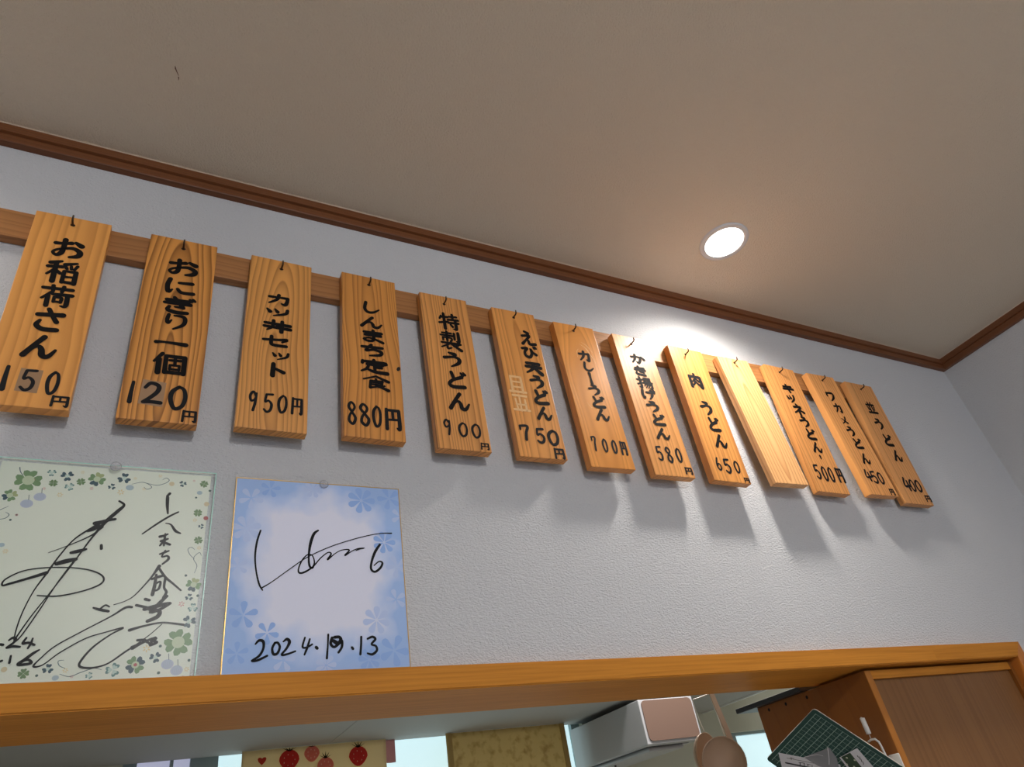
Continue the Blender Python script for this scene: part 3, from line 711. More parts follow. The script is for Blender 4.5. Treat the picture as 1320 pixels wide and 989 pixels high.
for i, (geo, txt) in enumerate(PLAQUES):
    x, z, roll, w, h, foot = geo
    root = empty('menu_plaque', (x, -YT, z), LABELS[i], 'menu sign', 'wooden menu plaques hanging on the rail')
    lean = math.asin((YT - foot) / h)
    root.rotation_euler = (lean * 1.0, -roll, 0)
    # rotation: roll about y, then lean about x
    root.rotation_euler = (Matrix.Rotation(-roll, 3, 'Y') @ Matrix.Rotation(lean, 3, 'X')).to_euler()
    lt, dk, lines, wander, cath, con, rough = WOODS[i]
    mat = grain_wood('plaque_wood', srgb(*[min(250, q_ * f_) for q_, f_ in zip(lt, (1.05, 1.0, .90))]), srgb(*dk), lines, wander, cath, 1.7 + 2.3 * i, rough, con * (1.0 if i < 6 else 1.3))
    u, v = txt[0] / 1000, txt[1] / 1000
    bm = bmesh.new()
    add_box(bm, -w / 2, w / 2, 0, T, -h, 0, 0.0011)
    rj = random.Random(i)
    for q in bm.verts:                       # hand-sawn ends, not perfectly square
        q.co.x += 0.0006 * math.sin(q.co.z * 40 + i)
    from_bm('board', bm, mat, root)
    bm = bmesh.new()
    add_disc(bm, u, -v, 0.0034, -0.0002, 14, 0.85)
    from_bm('hook_hole', bm, M['dark_hole'], root)
    if len(txt) > 2:
        write_glyphs(txt[2], -0.0004, 1.58 if i < 5 else 1.8, 'painted_character', M['ink'], root)
        write_glyphs(txt[3], -0.0004, 1.7 if i < 5 else 2.0, 'price_character', M['marker'], root)
    # square-bend screw hook, driven into the batten through the hole of the plaque
    hk = bmesh.new()
    hx, hz = x + math.cos(roll) * u, z - v + math.sin(roll) * u
    add_tube(hk, [(hx, -0.010, hz), (hx, -YT - 0.010, hz + 0.0005), (hx, -YT - 0.0125, hz + 0.002), (hx, -YT - 0.0130, hz + 0.0085)], [0.0016, 0.0016, 0.0016, 0.0013], 8)
    bmesh.ops.translate(hk, vec=(-0.5, 0, 0.0563), verts=hk.verts)
    from_bm('screw_hook', hk, M['brass'], rail, smooth=True)
    # wear of single plaques
    if i == 0:
        bm = bmesh.new()
        vs = [bm.verts.new((a, -0.0002, b)) for a, b in ((-0.013, -0.2990), (0.012, -0.2995), (0.011, -0.3370), (-0.014, -0.3360))]
        bm.faces.new(vs)
        o = from_bm('tape_patch', bm, M['tape'], root)
        o['label'] = 'greyish patch under the middle digit of the price'
    if i == 1:
        bm = bmesh.new()
        vs = [bm.verts.new((a, -0.0002, b)) for a, b in ((-0.026, -0.2930), (0.004, -0.2950), (0.003, -0.3370), (-0.028, -0.3350))]
        bm.faces.new(vs)
        o = from_bm('tape_patch', bm, M['tape'], root)
        o['label'] = 'greyish patch under the middle digit of the price'
    if i == 3:
        bm = bmesh.new()
        add_disc(bm, w / 2 - 0.0042, -0.2085, 0.0052, -0.0002, 14, 0.6, 1.2)
        from_bm('knot', bm, M['dark_hole'], root)
    if i == 5:
        bm = bmesh.new()
        for st in ('-38,172,4 -38,208,4', '-38,172,4 -16,172,4', '-16,172,4 -16,208,4', '-38,184,3 -16,184,3', '-38,196,3 -16,196,3', '-44,207,4 -10,207,4',
                   '-40,216,4 -12,216,4', '-36,224,3 -34,248,3', '-16,224,3 -16,248,4', '-36,236,3 -16,236,3', '-42,248,4 -10,248,4', '-27,216,3 -27,250,3'):
            add_stroke(bm, [(float(p.split(',')[0]) / 1000, -float(p.split(',')[1]) / 1000, float(p.split(',')[2]) / 800) for p in st.split(' ')], -0.0003)
        o = from_bm('faded_mark', bm, M['old_white'], root)
        o['label'] = 'faded whitish remains of an older painted character'
    if i == 6:
        bm = bmesh.new()
        for st in ('2,52,1 16,62,3 24,80,2', '8,46,1 20,54,3 30,70,1', '-12,90,1 -10,74,2 -4,66,1', '-20,205,1 -14,215,2 -8,216,1', '14,60,2 26,84,3 30,100,1'):
            add_stroke(bm, [(float(p.split(',')[0]) / 1000, -float(p.split(',')[1]) / 1000, float(p.split(',')[2]) / 2200) for p in st.split(' ')], -0.0003)
        o = from_bm('scratches', bm, M['old_white'], root)
        o['label'] = 'pale scratches in the varnish'
        o['kind'] = 'stuff'

# ---------------------------------------------------------------- autograph boards on the lintel
SHELF = LZ1 + 0.0002


def strokes_bm(spec, y, k=0.00036, origin=(0, 0)):
    bm = bmesh.new()
    for j, st in enumerate(spec.split('/')):
        pts = [tuple(float(q) for q in p.split(',')) for p in st.split(' ')]
        add_stroke(bm, [(a / 1000 - origin[0], b / 1000 - origin[1], w * k) for a, b, w in pts], y - 0.000004 * j, 8)
    return bm


def blob(bm, pts, y):
    bm.faces.new([bm.verts.new((p[0], y, p[1])) for p in pts])


def heart(bm, x, z, r, ang, y):
    """one heart-shaped clover leaf whose tip sits at (x, z)"""
    out = []
    for k in range(14):
        t = 2 * math.pi * k / 14
        hx = 0.5 * math.sin(t) ** 3 * 1.05
        hz = (13 * math.cos(t) - 5 * math.cos(2 * t) - 2 * math.cos(3 * t)) / 30.0 + 0.55
        hx, hz = hx * r * .86, hz * r * .9
        out.append((x + hx * math.cos(ang) + hz * math.sin(ang), z - hx * math.sin(ang) + hz * math.cos(ang)))
    blob(bm, out, y)


PR = {'G': srgb(120, 150, 108), 'Gc': srgb(196, 206, 176), 'd': srgb(62, 86, 98), 'o': srgb(104, 138, 136), 'oi': srgb(190, 208, 200),
      'g': srgb(112, 138, 98), 'B': srgb(186, 190, 212), 'b': srgb(170, 186, 196), 't': srgb(214, 196, 162), 'r': srgb(172, 88, 90),
      'y': srgb(222, 200, 150), 'q': srgb(206, 142, 138), 'k': srgb(78, 100, 96), 's': srgb(92, 112, 116), 'M2': srgb(168, 176, 128)}
for k_, c_ in PR.items():
    M['print_' + k_] = plain('printed_colour_' + k_, c_, 0.55, 0.3)


def print_parts(spec, y, parent, extra_scrolls=()):
    """flat printed motifs, one mesh per kind of motif"""
    layers = {}
    cur = [0]

    def L(key, name):
        q_ = (key, name, cur[0])
        if q_ not in layers:
            layers[q_] = bmesh.new()
        return layers[q_]
    for n, it in enumerate(spec.split(',')):
        cur[0] = n
        k, x, z, r = it.split(' ')
        x, z, r = float(x) / 1000, float(z) / 1000, float(r) / 1000
        a0 = (n * 1.37) % 1.5
        yy = y - 0.00001 * (n % 7)
        if k == 'G':
            for q in range(4):
                heart(L('G', 'clover'), x, z, r * 1.0, a0 + q * math.pi / 2, yy)
            add_disc(L('Gc', 'clover_centre'), x, z, r * .38, yy - .0001, 16)
        elif k in 'MR':
            for q in range(4):
                heart(L('G' if q % 2 else ('d' if k == 'R' or q else 'M2'), 'clover'), x, z, r * 1.0, a0 + q * math.pi / 2, yy)
            add_disc(L('Gc', 'clover_centre'), x, z, r * .34, yy - .0001, 14)
            if k == 'R':
                add_disc(L('r', 'clover_centre'), x, z, r * .16, yy - .0002, 10)
        elif k in 'dog':
            nn = 3 if k != 'g' else 4
            for q in range(nn):
                heart(L(k, 'clover'), x, z, r * 1.0, a0 + q * 2 * math.pi / nn, yy)
                if k in 'od':
                    heart(L('oi', 'clover_centre'), x, z, r * (.68 if k == 'o' else .38), a0 + q * 2 * math.pi / nn, yy - .0001)
        elif k in 'Bb':
            add_disc(L(k, 'button'), x, z, r, yy, 18, .85)
            if k == 'B':
                for q in range(5):
                    s_ = (q - 2) * r * .34
                    add_stroke(L('b', 'button_rib'), [(x + s_ * .5, z + r * .7, r * .06), (x + s_, z, r * .1), (x + s_ * .5, z - r * .6, r * .05)], yy - .0001, 3)
                add_stroke(L('s', 'stem'), [(x + .001, z + r * .8, .0007), (x, z + r * 1.8, .0007)], yy - .0001)
        elif k in 'yq':
            for q in range(6):
                t = a0 + q * math.pi / 3
                add_disc(L(k, 'blossom'), x + math.cos(t) * r * .6, z + math.sin(t) * r * .6, r * .34, yy, 8, .5, t)
        else:
            add_disc(L(k, 'dot'), x, z, r * .9, yy, 12)
    for sc_ in extra_scrolls:
        cur[0] += 1
        add_stroke(L('s', 'scroll'), sc_, y - .0001, 8)
    owner = {}
    for (key, name, n), bm in layers.items():
        par = owner.get(n, parent) if name in ('clover_centre', 'button_rib', 'stem') else parent
        o_ = from_bm(name, bm, M['print_' + key], par)
        owner.setdefault(n, o_)


# left board: clover print under a clear acrylic plate
M['paper_1'] = plain('pale_green_paper', srgb(226, 228, 216), 0.5)
t = NT('clear_acrylic_plate')
g = t.n('ShaderNodeBsdfGlossy')
g.inputs['Roughness'].default_value = 0.30
g.inputs['Color'].default_value = (1, 1, 1, 1)
tr = t.n('ShaderNodeBsdfTransparent')
tr.inputs['Color'].default_value = (0.985, 0.995, 0.985, 1)
fr = t.n('ShaderNodeFresnel')
fr.inputs['IOR'].default_value = 1.22
mx = t.n('ShaderNodeMixShader')
t.l(fr.outputs[0], mx.inputs[0])
t.l(tr.outputs[0], mx.inputs[1])
t.l(g.outputs[0], mx.inputs[2])
t.l(mx.outputs[0], t.t.nodes['Material Output'].inputs['Surface'])
M['acrylic'] = t.m
M['acrylic_edge'] = plain('green_acrylic_edge', srgb(176, 226, 212), 0.3)
M['gold'] = plain('gold_paper_edge', srgb(196, 160, 92), 0.35, 0.5, 0.6)
M['board_back'] = plain('grey_board_back', srgb(150, 146, 140), 0.8)

bd = empty('autograph_board', (0.180, 0, SHELF), 'signed square board printed with green clovers, under a clear plate, left end of the lintel', 'autograph')
bm = bmesh.new()
add_box(bm, -0.121, 0.1225, -0.0045, -0.0008, 0.0006, 0.2700, 0.0003)
from_bm('paper_board', bm, M['paper_1'], bd)
sc = []
def zs(points):   # scroll points given in board millimetres
    return [(a / 1000, b / 1000, w / 1000) for a, b, w in points]
sc.append(zs([(26, 249, .5), (38, 253, .8), (47, 250, .8), (50, 246, .9), (45, 243, .8), (41, 246, .5)]))
sc.append(zs([(44, 252, .5), (56, 250, .8), (66, 254, .8), (70, 259, .9), (66, 262, .8), (62, 259, .5)]))
sc.append(zs([(115, 128, .5), (117, 138, .8), (112, 148, .8), (118, 156, .8), (121, 152, .5)]))
sc.append(zs([(113, 147, .5), (107, 153, .8), (104, 160, .8), (108, 163, .8), (112, 160, .5)]))
sc.append(zs([(-6, 15, .5), (-12, 18, .8), (-14, 23, .8), (-9, 24, .5)]))
sc.append(zs([(-10, 9, .5), (0, 6, .8), (10, 10, .9), (22, 14, .8), (30, 12, .5)]))
sc.append(zs([(-101, 208, .5), (-111, 199, 1.0), (-109, 186, .9), (-113, 175, .8)]))
sc.append(zs([(-109, 190, .5), (-101, 192, .8), (-98, 197, .9), (-102, 200, .5)]))
sc.append(zs([(-101, 262, 1.2), (-99, 256, 1.0), (-95, 251, .8)]))
print_parts(MOTIFS_1, -0.0047, bd, sc)
from_bm('signature', strokes_bm(AUTO_1, -0.0051), M['marker'], bd)
bm = bmesh.new()
add_box(bm, -0.1235, 0.1275, -0.0100, -0.0060, 0.0002, 0.2715)
from_bm('acrylic_plate', bm, M['acrylic'], bd)
bm = bmesh.new()
add_box(bm, 0.1275, 0.1287, -0.0100, -0.0060, 0.0002, 0.2727)
add_box(bm, -0.1247, -0.1235, -0.0100, -0.0060, 0.0002, 0.2727)
add_box(bm, -0.1235, 0.1275, -0.0100, -0.0060, 0.2716, 0.2727)
o = from_bm('plate_edge', bm, M['acrylic_edge'], bd)
o['label'] = 'pale green edges of the clear plate'

# right board: blue watercolour flowers
t = NT('blue_watercolour_paper')
tc = t.n('ShaderNodeTexCoord')
sep = t.n('ShaderNodeSeparateXYZ')
t.l(tc.outputs['Object'], sep.inputs[0])
dx = t.math('DIVIDE', t.math('ABSOLUTE', sep.outputs[0]), 0.121)
dz = t.math('DIVIDE', t.math('ABSOLUTE', t.math('SUBTRACT', sep.outputs[2], 0.140)), 0.136)
mxn = t.math('MAXIMUM', dx, dz)
pr = t.math('MULTIPLY', dx, dz)
nz = t.n('ShaderNodeTexNoise')
nz.inputs['Scale'].default_value = 26
nz.inputs['Detail'].default_value = 2
t.l(tc.outputs['Object'], nz.inputs['Vector'])
e = t.math('ADD', t.math('ADD', mxn, t.math('MULTIPLY', pr, 0.35)), t.math('MULTIPLY', t.math('SUBTRACT', nz.outputs[0], 0.5), 0.6))
c = t.ramp(e, [(0.62, srgb(222, 225, 244)), (0.82, srgb(198, 212, 244)), (1.02, srgb(160, 190, 238))])
t.set(c, 0.5, 0.3)
M['paper_2'] = t.m
M['petal'] = plain('printed_blue_petal', srgb(146, 180, 236), 0.5, 0.3)
M['petal_pale'] = plain('printed_pale_petal', srgb(184, 202, 240), 0.5, 0.3)

bd = empty('autograph_board', (0.4580, 0, SHELF), 'signed square board with pale blue flower print and gold edge, dated 2024.10.13', 'autograph')
bd.rotation_euler = (0, -0.004, 0)
bm = bmesh.new()
add_box(bm, -0.1205, 0.1205, -0.0042, -0.0012, 0.0008, 0.2714, 0.0002)
from_bm('paper_board', bm, M['paper_2'], bd)
bm = bmesh.new()
for a in ((-0.1212, -0.1200, 0.0, 0.2722), (0.1200, 0.1212, 0.0, 0.2722), (-0.1200, 0.1200, 0.2710, 0.2722), (-0.1200, 0.1200, 0.0, 0.0012)):
    add_box(bm, a[0], a[1], -0.0046, -0.0008, a[2], a[3])
from_bm('gold_edge', bm, M['gold'], bd)
for n, it in enumerate(MOTIFS_2.split(',')):
    k, x, z, r = it.split(' ')
    x, z, r = float(x) / 1000, float(z) / 1000, float(r) / 1000
    r = min(r, 0.0215)
    np_ = 7 if n % 3 == 0 else 5
    fb = bmesh.new()
    for q in range(np_):
        tt = n * .7 + q * 2 * math.pi / np_
        # an obovate petal, clipped to the sheet
        pts = []
        for (s_, w_) in ((.12, .03), (.45, .15), (.75, .24), (.92, .20), (1.0, .06), (1.0, -.06), (.92, -.20), (.75, -.24), (.45, -.15), (.12, -.03)):
            px_ = x + math.cos(tt) * s_ * r - math.sin(tt) * w_ * r
            pz_ = z + math.sin(tt) * s_ * r + math.cos(tt) * w_ * r
            pts.append((max(-.1198, min(.1198, px_)), max(.0015, min(.2706, pz_))))
        ar = sum(pts[m_][0] * pts[m_ - 1][1] - pts[m_ - 1][0] * pts[m_][1] for m_ in range(len(pts)))
        if abs(ar) > 1e-6:
            blob(fb, pts, -0.00435 - 0.00001 * (n % 5))
    from_bm('printed_flower', fb, M['petal' if k == 'F' else 'petal_pale'], bd)
from_bm('signature', strokes_bm(AUTO_2, -0.0047, 0.00034), M['marker'], bd)

# clear round pins holding the boards
t = NT('clear_plastic_pin')
t.set(srgb(214, 216, 222), 0.12, 0.6)
t.b.inputs['Alpha'].default_value = 0.3
M['clear'] = t.m
M['pin_rim'] = plain('grey_pin_rim', srgb(130, 132, 140), 0.3)
for (x, z, y, lab) in ((0.184, -0.4300, -0.0102, 'clear round push pin at the top of the clover board'),
                       (0.460, -0.4300, -0.0048, 'clear round push pin at the top of the blue flower board')):
    p = empty('push_pin', (x, y, z), lab, 'push pin', 'clear pins above the two signed boards')
    bm = bmesh.new()
    prof = [(0.0, 0.0), (0.0062, 0.0), (0.0066, -0.0014), (0.0060, -0.0030), (0.0036, -0.0040), (0.0, -0.0044)]
    S = 20
    rings = [[bm.verts.new((r * math.cos(2 * math.pi * k / S), yy, r * math.sin(2 * math.pi * k / S))) for k in range(S)] for r, yy in prof[1:-1]]
    for a, b in zip(rings, rings[1:]):
        for k in range(S):
            bm.faces.new((a[k], a[(k + 1) % S], b[(k + 1) % S], b[k]))
    c0, c1 = bm.verts.new((0, 0, 0)), bm.verts.new((0, -0.0044, 0))
    for k in range(S):
        bm.faces.new((rings[0][k], rings[0][(k + 1) % S], c0))
        bm.faces.new((rings[-1][k], rings[-1][(k + 1) % S], c1))
    from_bm('pin_head', bm, M['clear'], p, smooth=True)
    bm = bmesh.new()
    add_tube(bm, [(0.0064 * math.cos(2 * math.pi * k / 20), -0.0015, 0.0064 * math.sin(2 * math.pi * k / 20)) for k in range(21)], 0.0004, 6, cap=False)
    from_bm('pin_rim', bm, M['pin_rim'], p)
    bm = bmesh.new()
    add_tube(bm, [(0, -0.003, 0), (0, 0.009, 0)], 0.0006, 8)
    from_bm('pin_needle', bm, M['steel'], p)

# ---------------------------------------------------------------- recessed downlights
M['flange'] = plain('white_flange', srgb(205, 206, 210), 0.35)
t = NT('lamp_lens')
t.b.inputs['Emission Color'].default_value = (1, 0.98, 0.95, 1)
t.b.inputs['Emission Strength'].default_value = 4.0
M['lens'] = t.m


def downlight(x, y, label, energy, spread=158):
    root = empty('downlight', (x, y, ZC), label, 'ceiling light', 'recessed round ceiling downlights')
    S = 40
    prof = [(0.0600, 0.0), (0.0597, -0.0022), (0.0570, -0.0036), (0.0478, -0.0044), (0.0470, -0.0030)]
    bm = bmesh.new()
    rings = [[bm.verts.new((r * math.cos(2 * math.pi * k / S), r * math.sin(2 * math.pi * k / S), z)) for k in range(S)] for r, z in prof]
    for a, b in zip(rings, rings[1:]):
        for k in range(S):
            bm.faces.new((a[k], a[(k + 1) % S], b[(k + 1) % S], b[k]))
    from_bm('flange', bm, M['flange'], root, smooth=True)
    bm = bmesh.new()
    rr = [(0.0470, -0.0030), (0.044, -0.0048), (0.030, -0.0062), (0.012, -0.0068)]
    rings = [[bm.verts.new((r * math.cos(2 * math.pi * k / S), r * math.sin(2 * math.pi * k / S), z)) for k in range(S)] for r, z in rr]
    for a, b in zip(rings, rings[1:]):
        for k in range(S):
            bm.faces.new((a[k], a[(k + 1) % S], b[(k + 1) % S], b[k]))
    bm.faces.new(rings[-1])
    from_bm('lens', bm, M['lens'], root, smooth=True)
    L = lamp('downlight_source', 'SPOT', (0, 0, -0.012), (0, 0, 0), energy, (1.0, 0.93, 0.84), shadow_soft_size=0.042,
             spot_size=math.radians(spread), spot_blend=1.0)
    L.parent = root


downlight(1.366, -0.203, 'round white downlight glowing in the beige ceiling above the menu plaques', 25.0)
downlight(-0.35, -0.203, 'round white downlight in the ceiling beyond the left end of the rail', 9.0)



# surface-mounted globe lamp behind the viewer; the second, farther one is added light
def globe_lamp(x, y, energy, label):
    dome = empty('ceiling_lamp', (x, y, ZC), label, 'ceiling light')
    bm_ = bmesh.new()
    S_ = 32
    prof_ = [(0.15, 0.0), (0.15, -0.02), (0.14, -0.022)]
    rg = [[bm_.verts.new((r * math.cos(2 * math.pi * k / S_), r * math.sin(2 * math.pi * k / S_), z)) for k in range(S_)] for r, z in prof_]
    for p_, q_ in zip(rg, rg[1:]):
        for k in range(S_):
            bm_.faces.new((p_[k], p_[(k + 1) % S_], q_[(k + 1) % S_], q_[k]))
    bm_.faces.new(rg[-1])
    from_bm('base', bm_, M['flange'], dome)
    bm_ = bmesh.new()
    bmesh.ops.create_uvsphere(bm_, u_segments=24, v_segments=12, radius=0.06)
    for v_ in bm_.verts:
        v_.co.z = v_.co.z - 0.082
    from_bm('globe', bm_, M['lens'], dome, smooth=True)
    L_ = lamp('globe_source', 'POINT', (0, 0, -0.082), (0, 0, 0), energy, (1.0, 0.975, 0.96), shadow_soft_size=0.065)
    L_.parent = dome


globe_lamp(0.45, -2.15, 160, 'white globe lamp on the ceiling just behind the viewer')
globe_lamp(0.62, -4.10, 110, 'unseen second globe lamp added farther back to strengthen the key light')  # added to strengthen the key light and the bounce off the floor

# ---------------------------------------------------------------- built-in cabinet under the right end of the lintel
CX0, CX1, CY0, CY1, CT, CB = 1.499, 1.9935, 0.010, 0.311, -0.7375, -1.2995
cab = empty('wall_cabinet', ((CX0 + CX1) / 2, (CY0 + CY1) / 2, CB), 'brown built-in wooden cabinet under the right end of the lintel', 'cabinet')
off = Vector(((CX0 + CX1) / 2, (CY0 + CY1) / 2, CB))


def cabpart(name, boxes, mat, bevel=0.0006):
    bm = bmesh.new()
    for b in boxes:
        add_box(bm, *b, bevel)
    return from_bm(name, local(bm, off), mat, cab)


cabpart('side_panel', [(CX0, CX0 + 0.0172, CY0, CY1, CB, CT)], M['cab_side'])
cabpart('front_edge', [(CX0, CX0 + 0.0172, CY0 - 0.0012, CY0 - 0.0001, CB, CT)], M['cab_frame'], 0.0003)
cabpart('side_panel', [(CX1 - 0.010, CX1, CY0, CY1, CB, CT)], M['cab_side'])
cabpart('top_rail', [(CX0 + 0.0174, CX1 - 0.0102, CY0, CY0 + 0.02, CT - 0.0155, CT)], M['lintel'])
cabpart('front_panel', [(CX0 + 0.0174, CX1 - 0.0102, CY0 + 0.0075, CY0 + 0.0115, CB, CT - 0.0157)], M['cab_panel'])
cabpart('back_panel', [(CX0 + 0.0174, CX1 - 0.0102, CY1 - 0.006, CY1, CB, CT)], M['cab_side'])
bm = bmesh.new()
for (yy, zz) in ((0.278, -0.7475), (0.226, -0.7475), (0.165, -0.7485)):
    vs = [(CX0 - 0.0003, yy + 0.0032 * math.cos(q * math.pi / 5), zz + 0.0036 * math.sin(q * math.pi / 5)) for q in range(10)]
    bm.faces.new([bm.verts.new(p) for p in vs])
from_bm('screw_hole', local(bm, off), M['dark_hole'], cab)

tray = box('black_board', -0.21, 0.21, -0.10, 0.10, 0, 0.0105, M['black_plastic'], None, 0.002)
tray.location = (1.692, 0.262, CT + 0.0001)
tray.rotation_euler = (0, 0, 0.0)
tag(tray, 'thin black board lying on top of the brown cabinet behind the lintel', 'board')

# adhesive hook with a white tip on the cabinet side
hk = empty('white_hook', (CX0, 0.022, -0.86), 'white bent wire hook with a thick rounded tip on the cabinet side', 'hook')
bm = bmesh.new()
add_tube(bm, [(-0.0285, 0.010, 0.0455), (-0.0288, 0.0102, 0.045), (-0.0285, 0.0095, 0.018), (-0.0285, 0.0095, 0.0175)], [0.0030, 0.0044, 0.0044, 0.0034], 12)
from_bm('tip', bm, M['white_plastic'], hk, smooth=True)
bm = bmesh.new()
add_tube(bm, [(-0.0285, 0.0095, 0.018), (-0.028, 0.010, 0.008)], 0.0011, 8)
from_bm('pin', bm, M['steel'], hk, smooth=True)
bm = bmesh.new()
add_tube(bm, [(-0.028, 0.018, 0.006), (-0.028, 0.010, 0.0085), (-0.028, 0.002, 0.008), (-0.027, -0.003, 0.002), (-0.026, -0.0035, -0.006), (-0.024, -0.0032, -0.022), (-0.014, -0.0032, -0.034), (-0.0005, -0.0032, -0.036)], 0.0019, 10)
from_bm('arm', bm, M['white_plastic'], hk, smooth=True)
bm = bmesh.new()
add_box(bm, -0.003, -0.0001, -0.014, 0.008, -0.055, -0.020, 0.001)
from_bm('mount_plate', bm, M['white_plastic'], hk)

# ---------------------------------------------------------------- cutting mat with packets leaning on the cabinet side
K = 0.9452
CAM = Vector((0.23915, -0.93856, -0.94107))
Tm = CAM + (Vector((1.425, 0.0941397, -0.7821066)) - CAM) * K
EX = Vector((0.6751953, -0.2770836, -0.6836197))
EY = Vector((0.0767924, 0.9481356, -0.3084506))
EN = EX.cross(EY)
t = NT('green_mat_grid')
tc = t.n('ShaderNodeTexCoord')
sep = t.n('ShaderNodeSeparateXYZ')
t.l(tc.outputs['Object'], sep.inputs[0])


def gridline(s, pitch, width):
    f = t.math('ABSOLUTE', t.math('SUBTRACT', t.math('FRACT', t.math('ADD', t.math('DIVIDE', s, pitch), 0.5)), 0.5))
    return t.math('LESS_THAN', f, width / pitch / 2)


def inside(s, lo, hi):
    return t.math('MULTIPLY', t.math('GREATER_THAN', s, lo), t.math('LESS_THAN', s, hi))


X_, Y_ = sep.outputs[0], sep.outputs[1]
mask = t.math('MULTIPLY', inside(X_, 0.0073, 0.197), inside(Y_, 0.0073, 0.171))
xs_ = t.math('SUBTRACT', X_, 0.008)
ys_ = t.math('SUBTRACT', Y_, 0.008)
ln = t.math('MAXIMUM', gridline(xs_, 0.0103, 0.0009), t.math('MULTIPLY', gridline(ys_, 0.0103, 0.0007), 0.7))
ln = t.math('MAXIMUM', ln, t.math('MULTIPLY', gridline(xs_, 0.00515, 0.0004), 0.25))
c = t.mix(t.math('MULTIPLY', t.math('MULTIPLY', ln, mask), 0.75), srgb(24, 70, 66), srgb(176, 206, 198))
t.set(c, 0.45, 0.4)
M['mat'] = t.m
M['mat_core'] = plain('pale_mat_core', srgb(206, 200, 188), 0.6)
mat_root = empty('cutting_mat', (0, 0, 0), 'dark green gridded cutting mat leaning beside the cabinet side', 'cutting mat')
mat_root.matrix_world = Matrix(((EX.x, EY.x, EN.x, Tm.x), (EX.y, EY.y, EN.y, Tm.y), (EX.z, EY.z, EN.z, Tm.z), (0, 0, 0, 1)))


def rounded(bm, x0, x1, y0, y1, r, z0, z1):
    pts = []
    for cx, cy, a0 in ((x1 - r, y1 - r, 0), (x0 + r, y1 - r, 90), (x0 + r, y0 + r, 180), (x1 - r, y0 + r, 270)):
        for k in range(5):
            t_ = math.radians(a0 + k * 22.5)
            pts.append((cx + r * math.cos(t_), cy + r * math.sin(t_)))
    a = [bm.verts.new((p[0], p[1], z0)) for p in pts]
    b = [bm.verts.new((p[0], p[1], z1)) for p in pts]
    bm.faces.new(a[::-1])
    bm.faces.new(b)
    n = len(pts)
    for i_ in range(n):
        bm.faces.new((a[i_], a[(i_ + 1) % n], b[(i_ + 1) % n], b[i_]))


bm = bmesh.new()
rounded(bm, 0.0, 0.205, 0.0, 0.1785, 0.006, 0.0, 0.0012)
from_bm('mat_sheet', bm, M['mat'], mat_root)
bm = bmesh.new()
rounded(bm, 0.0, 0.205, 0.0, 0.1785, 0.006, 0.0013, 0.0030)
o = from_bm('mat_core', bm, M['mat_core'], mat_root)
o['label'] = 'pale back layer of the mat'


def sheet(name, pts, z, mat, label, cat, thick=0.0004):
    """a thin packet or card lying on the mat; pts in mat metres"""
    cx = sum(p[0] for p in pts) / len(pts) * K
    cy = sum(p[1] for p in pts) / len(pts) * K
    r = empty(name, (0, 0, 0), label, cat)
    r.matrix_world = mat_root.matrix_world @ Matrix.Translation((cx, cy, -z))
    bm_ = bmesh.new()
    a = [bm_.verts.new((p[0] * K - cx, p[1] * K - cy, 0)) for p in pts]
    b = [bm_.verts.new((p[0] * K - cx, p[1] * K - cy, -thick)) for p in pts]
    bm_.faces.new(a[::-1])
    bm_.faces.new(b)
    for i_ in range(len(pts)):
        j_ = (i_ + 1) % len(pts)
        bm_.faces.new((a[i_], a[j_], b[j_], b[i_]))
    return r, (cx, cy), from_bm('sleeve', bm_, mat, r)


def marks(parent, ctr, spec, z, mat, name):
    """flat printed strokes on a sheet, in mat millimetres"""
    bm_ = bmesh.new()
    for st in spec.split('/'):
        p = [tuple(float(q) for q in w_.split(',')) for w_ in st.split(' ')]
        add_stroke(bm_, [(a * K / 1000 - ctr[0], b * K / 1000 - ctr[1], w_ / 1000) for a, b, w_ in p], 0.0)
    for v_ in bm_.verts:
        v_.co = Vector((v_.co.x, v_.co.z, -z))
    return from_bm(name, bm_, mat, parent)


M['sleeve_white'] = plain('white_printed_card', srgb(226, 226, 236), 0.35)
t = NT('clear_sleeve')
t.set(srgb(170, 172, 182), 0.18, 0.7)
t.b.inputs['Alpha'].default_value = 0.55
M['sleeve_clear'] = t.m
M['card_green'] = plain('dark_green_card', srgb(34, 66, 44), 0.4)
M['card_dot'] = plain('pale_card_dot', srgb(206, 214, 196), 0.4)
M['card_dark'] = plain('dark_card_print', srgb(52, 52, 66), 0.4)
r, ct, _ = sheet('printed_packet', [(0.0074, 0.1517), (0.0996, 0.0824), (0.130, 0.118), (0.038, 0.190)], 0.0006, M['sleeve_white'],
                 'white printed packet on the green cutting mat, left of the dotted one', 'packet')
marks(r, ct, '25,150,1 100,94,1/30,163,3.6 110,104,3.6', 0.0006, M['card_dark'], 'print_band')
marks(r, ct, '30,142,1 33,147,1/29,144,.8 35,139,.8/48,140,1.6 51,145,1.6/46,141,1.4 54,134,1.4/54,135,1.4 57,140,1.4/60,131,1.4 62,135,1.4/58,132,1 64,128,1/66,126,1 69,131,1/78,118,.8 81,122,.8/84,113,.8 88,117,.8', 0.0006, M['card_dark'], 'print_characters')
r, ct, _ = sheet('clear_sleeve', [(0.0453, 0.1209), (0.0657, 0.0604), (0.0866, 0.072), (0.110, 0.100), (0.075, 0.118)], 0.0014, M['sleeve_clear'],
                 'crumpled clear plastic sleeve on the green cutting mat between two packets', 'sleeve')
marks(r, ct, '63,62,1.2 78,84,1.0 86,98,1/46,120,.8 58,95,.6 68,88,.5', 0.0006, M['sleeve_white'], 'sleeve_edge')
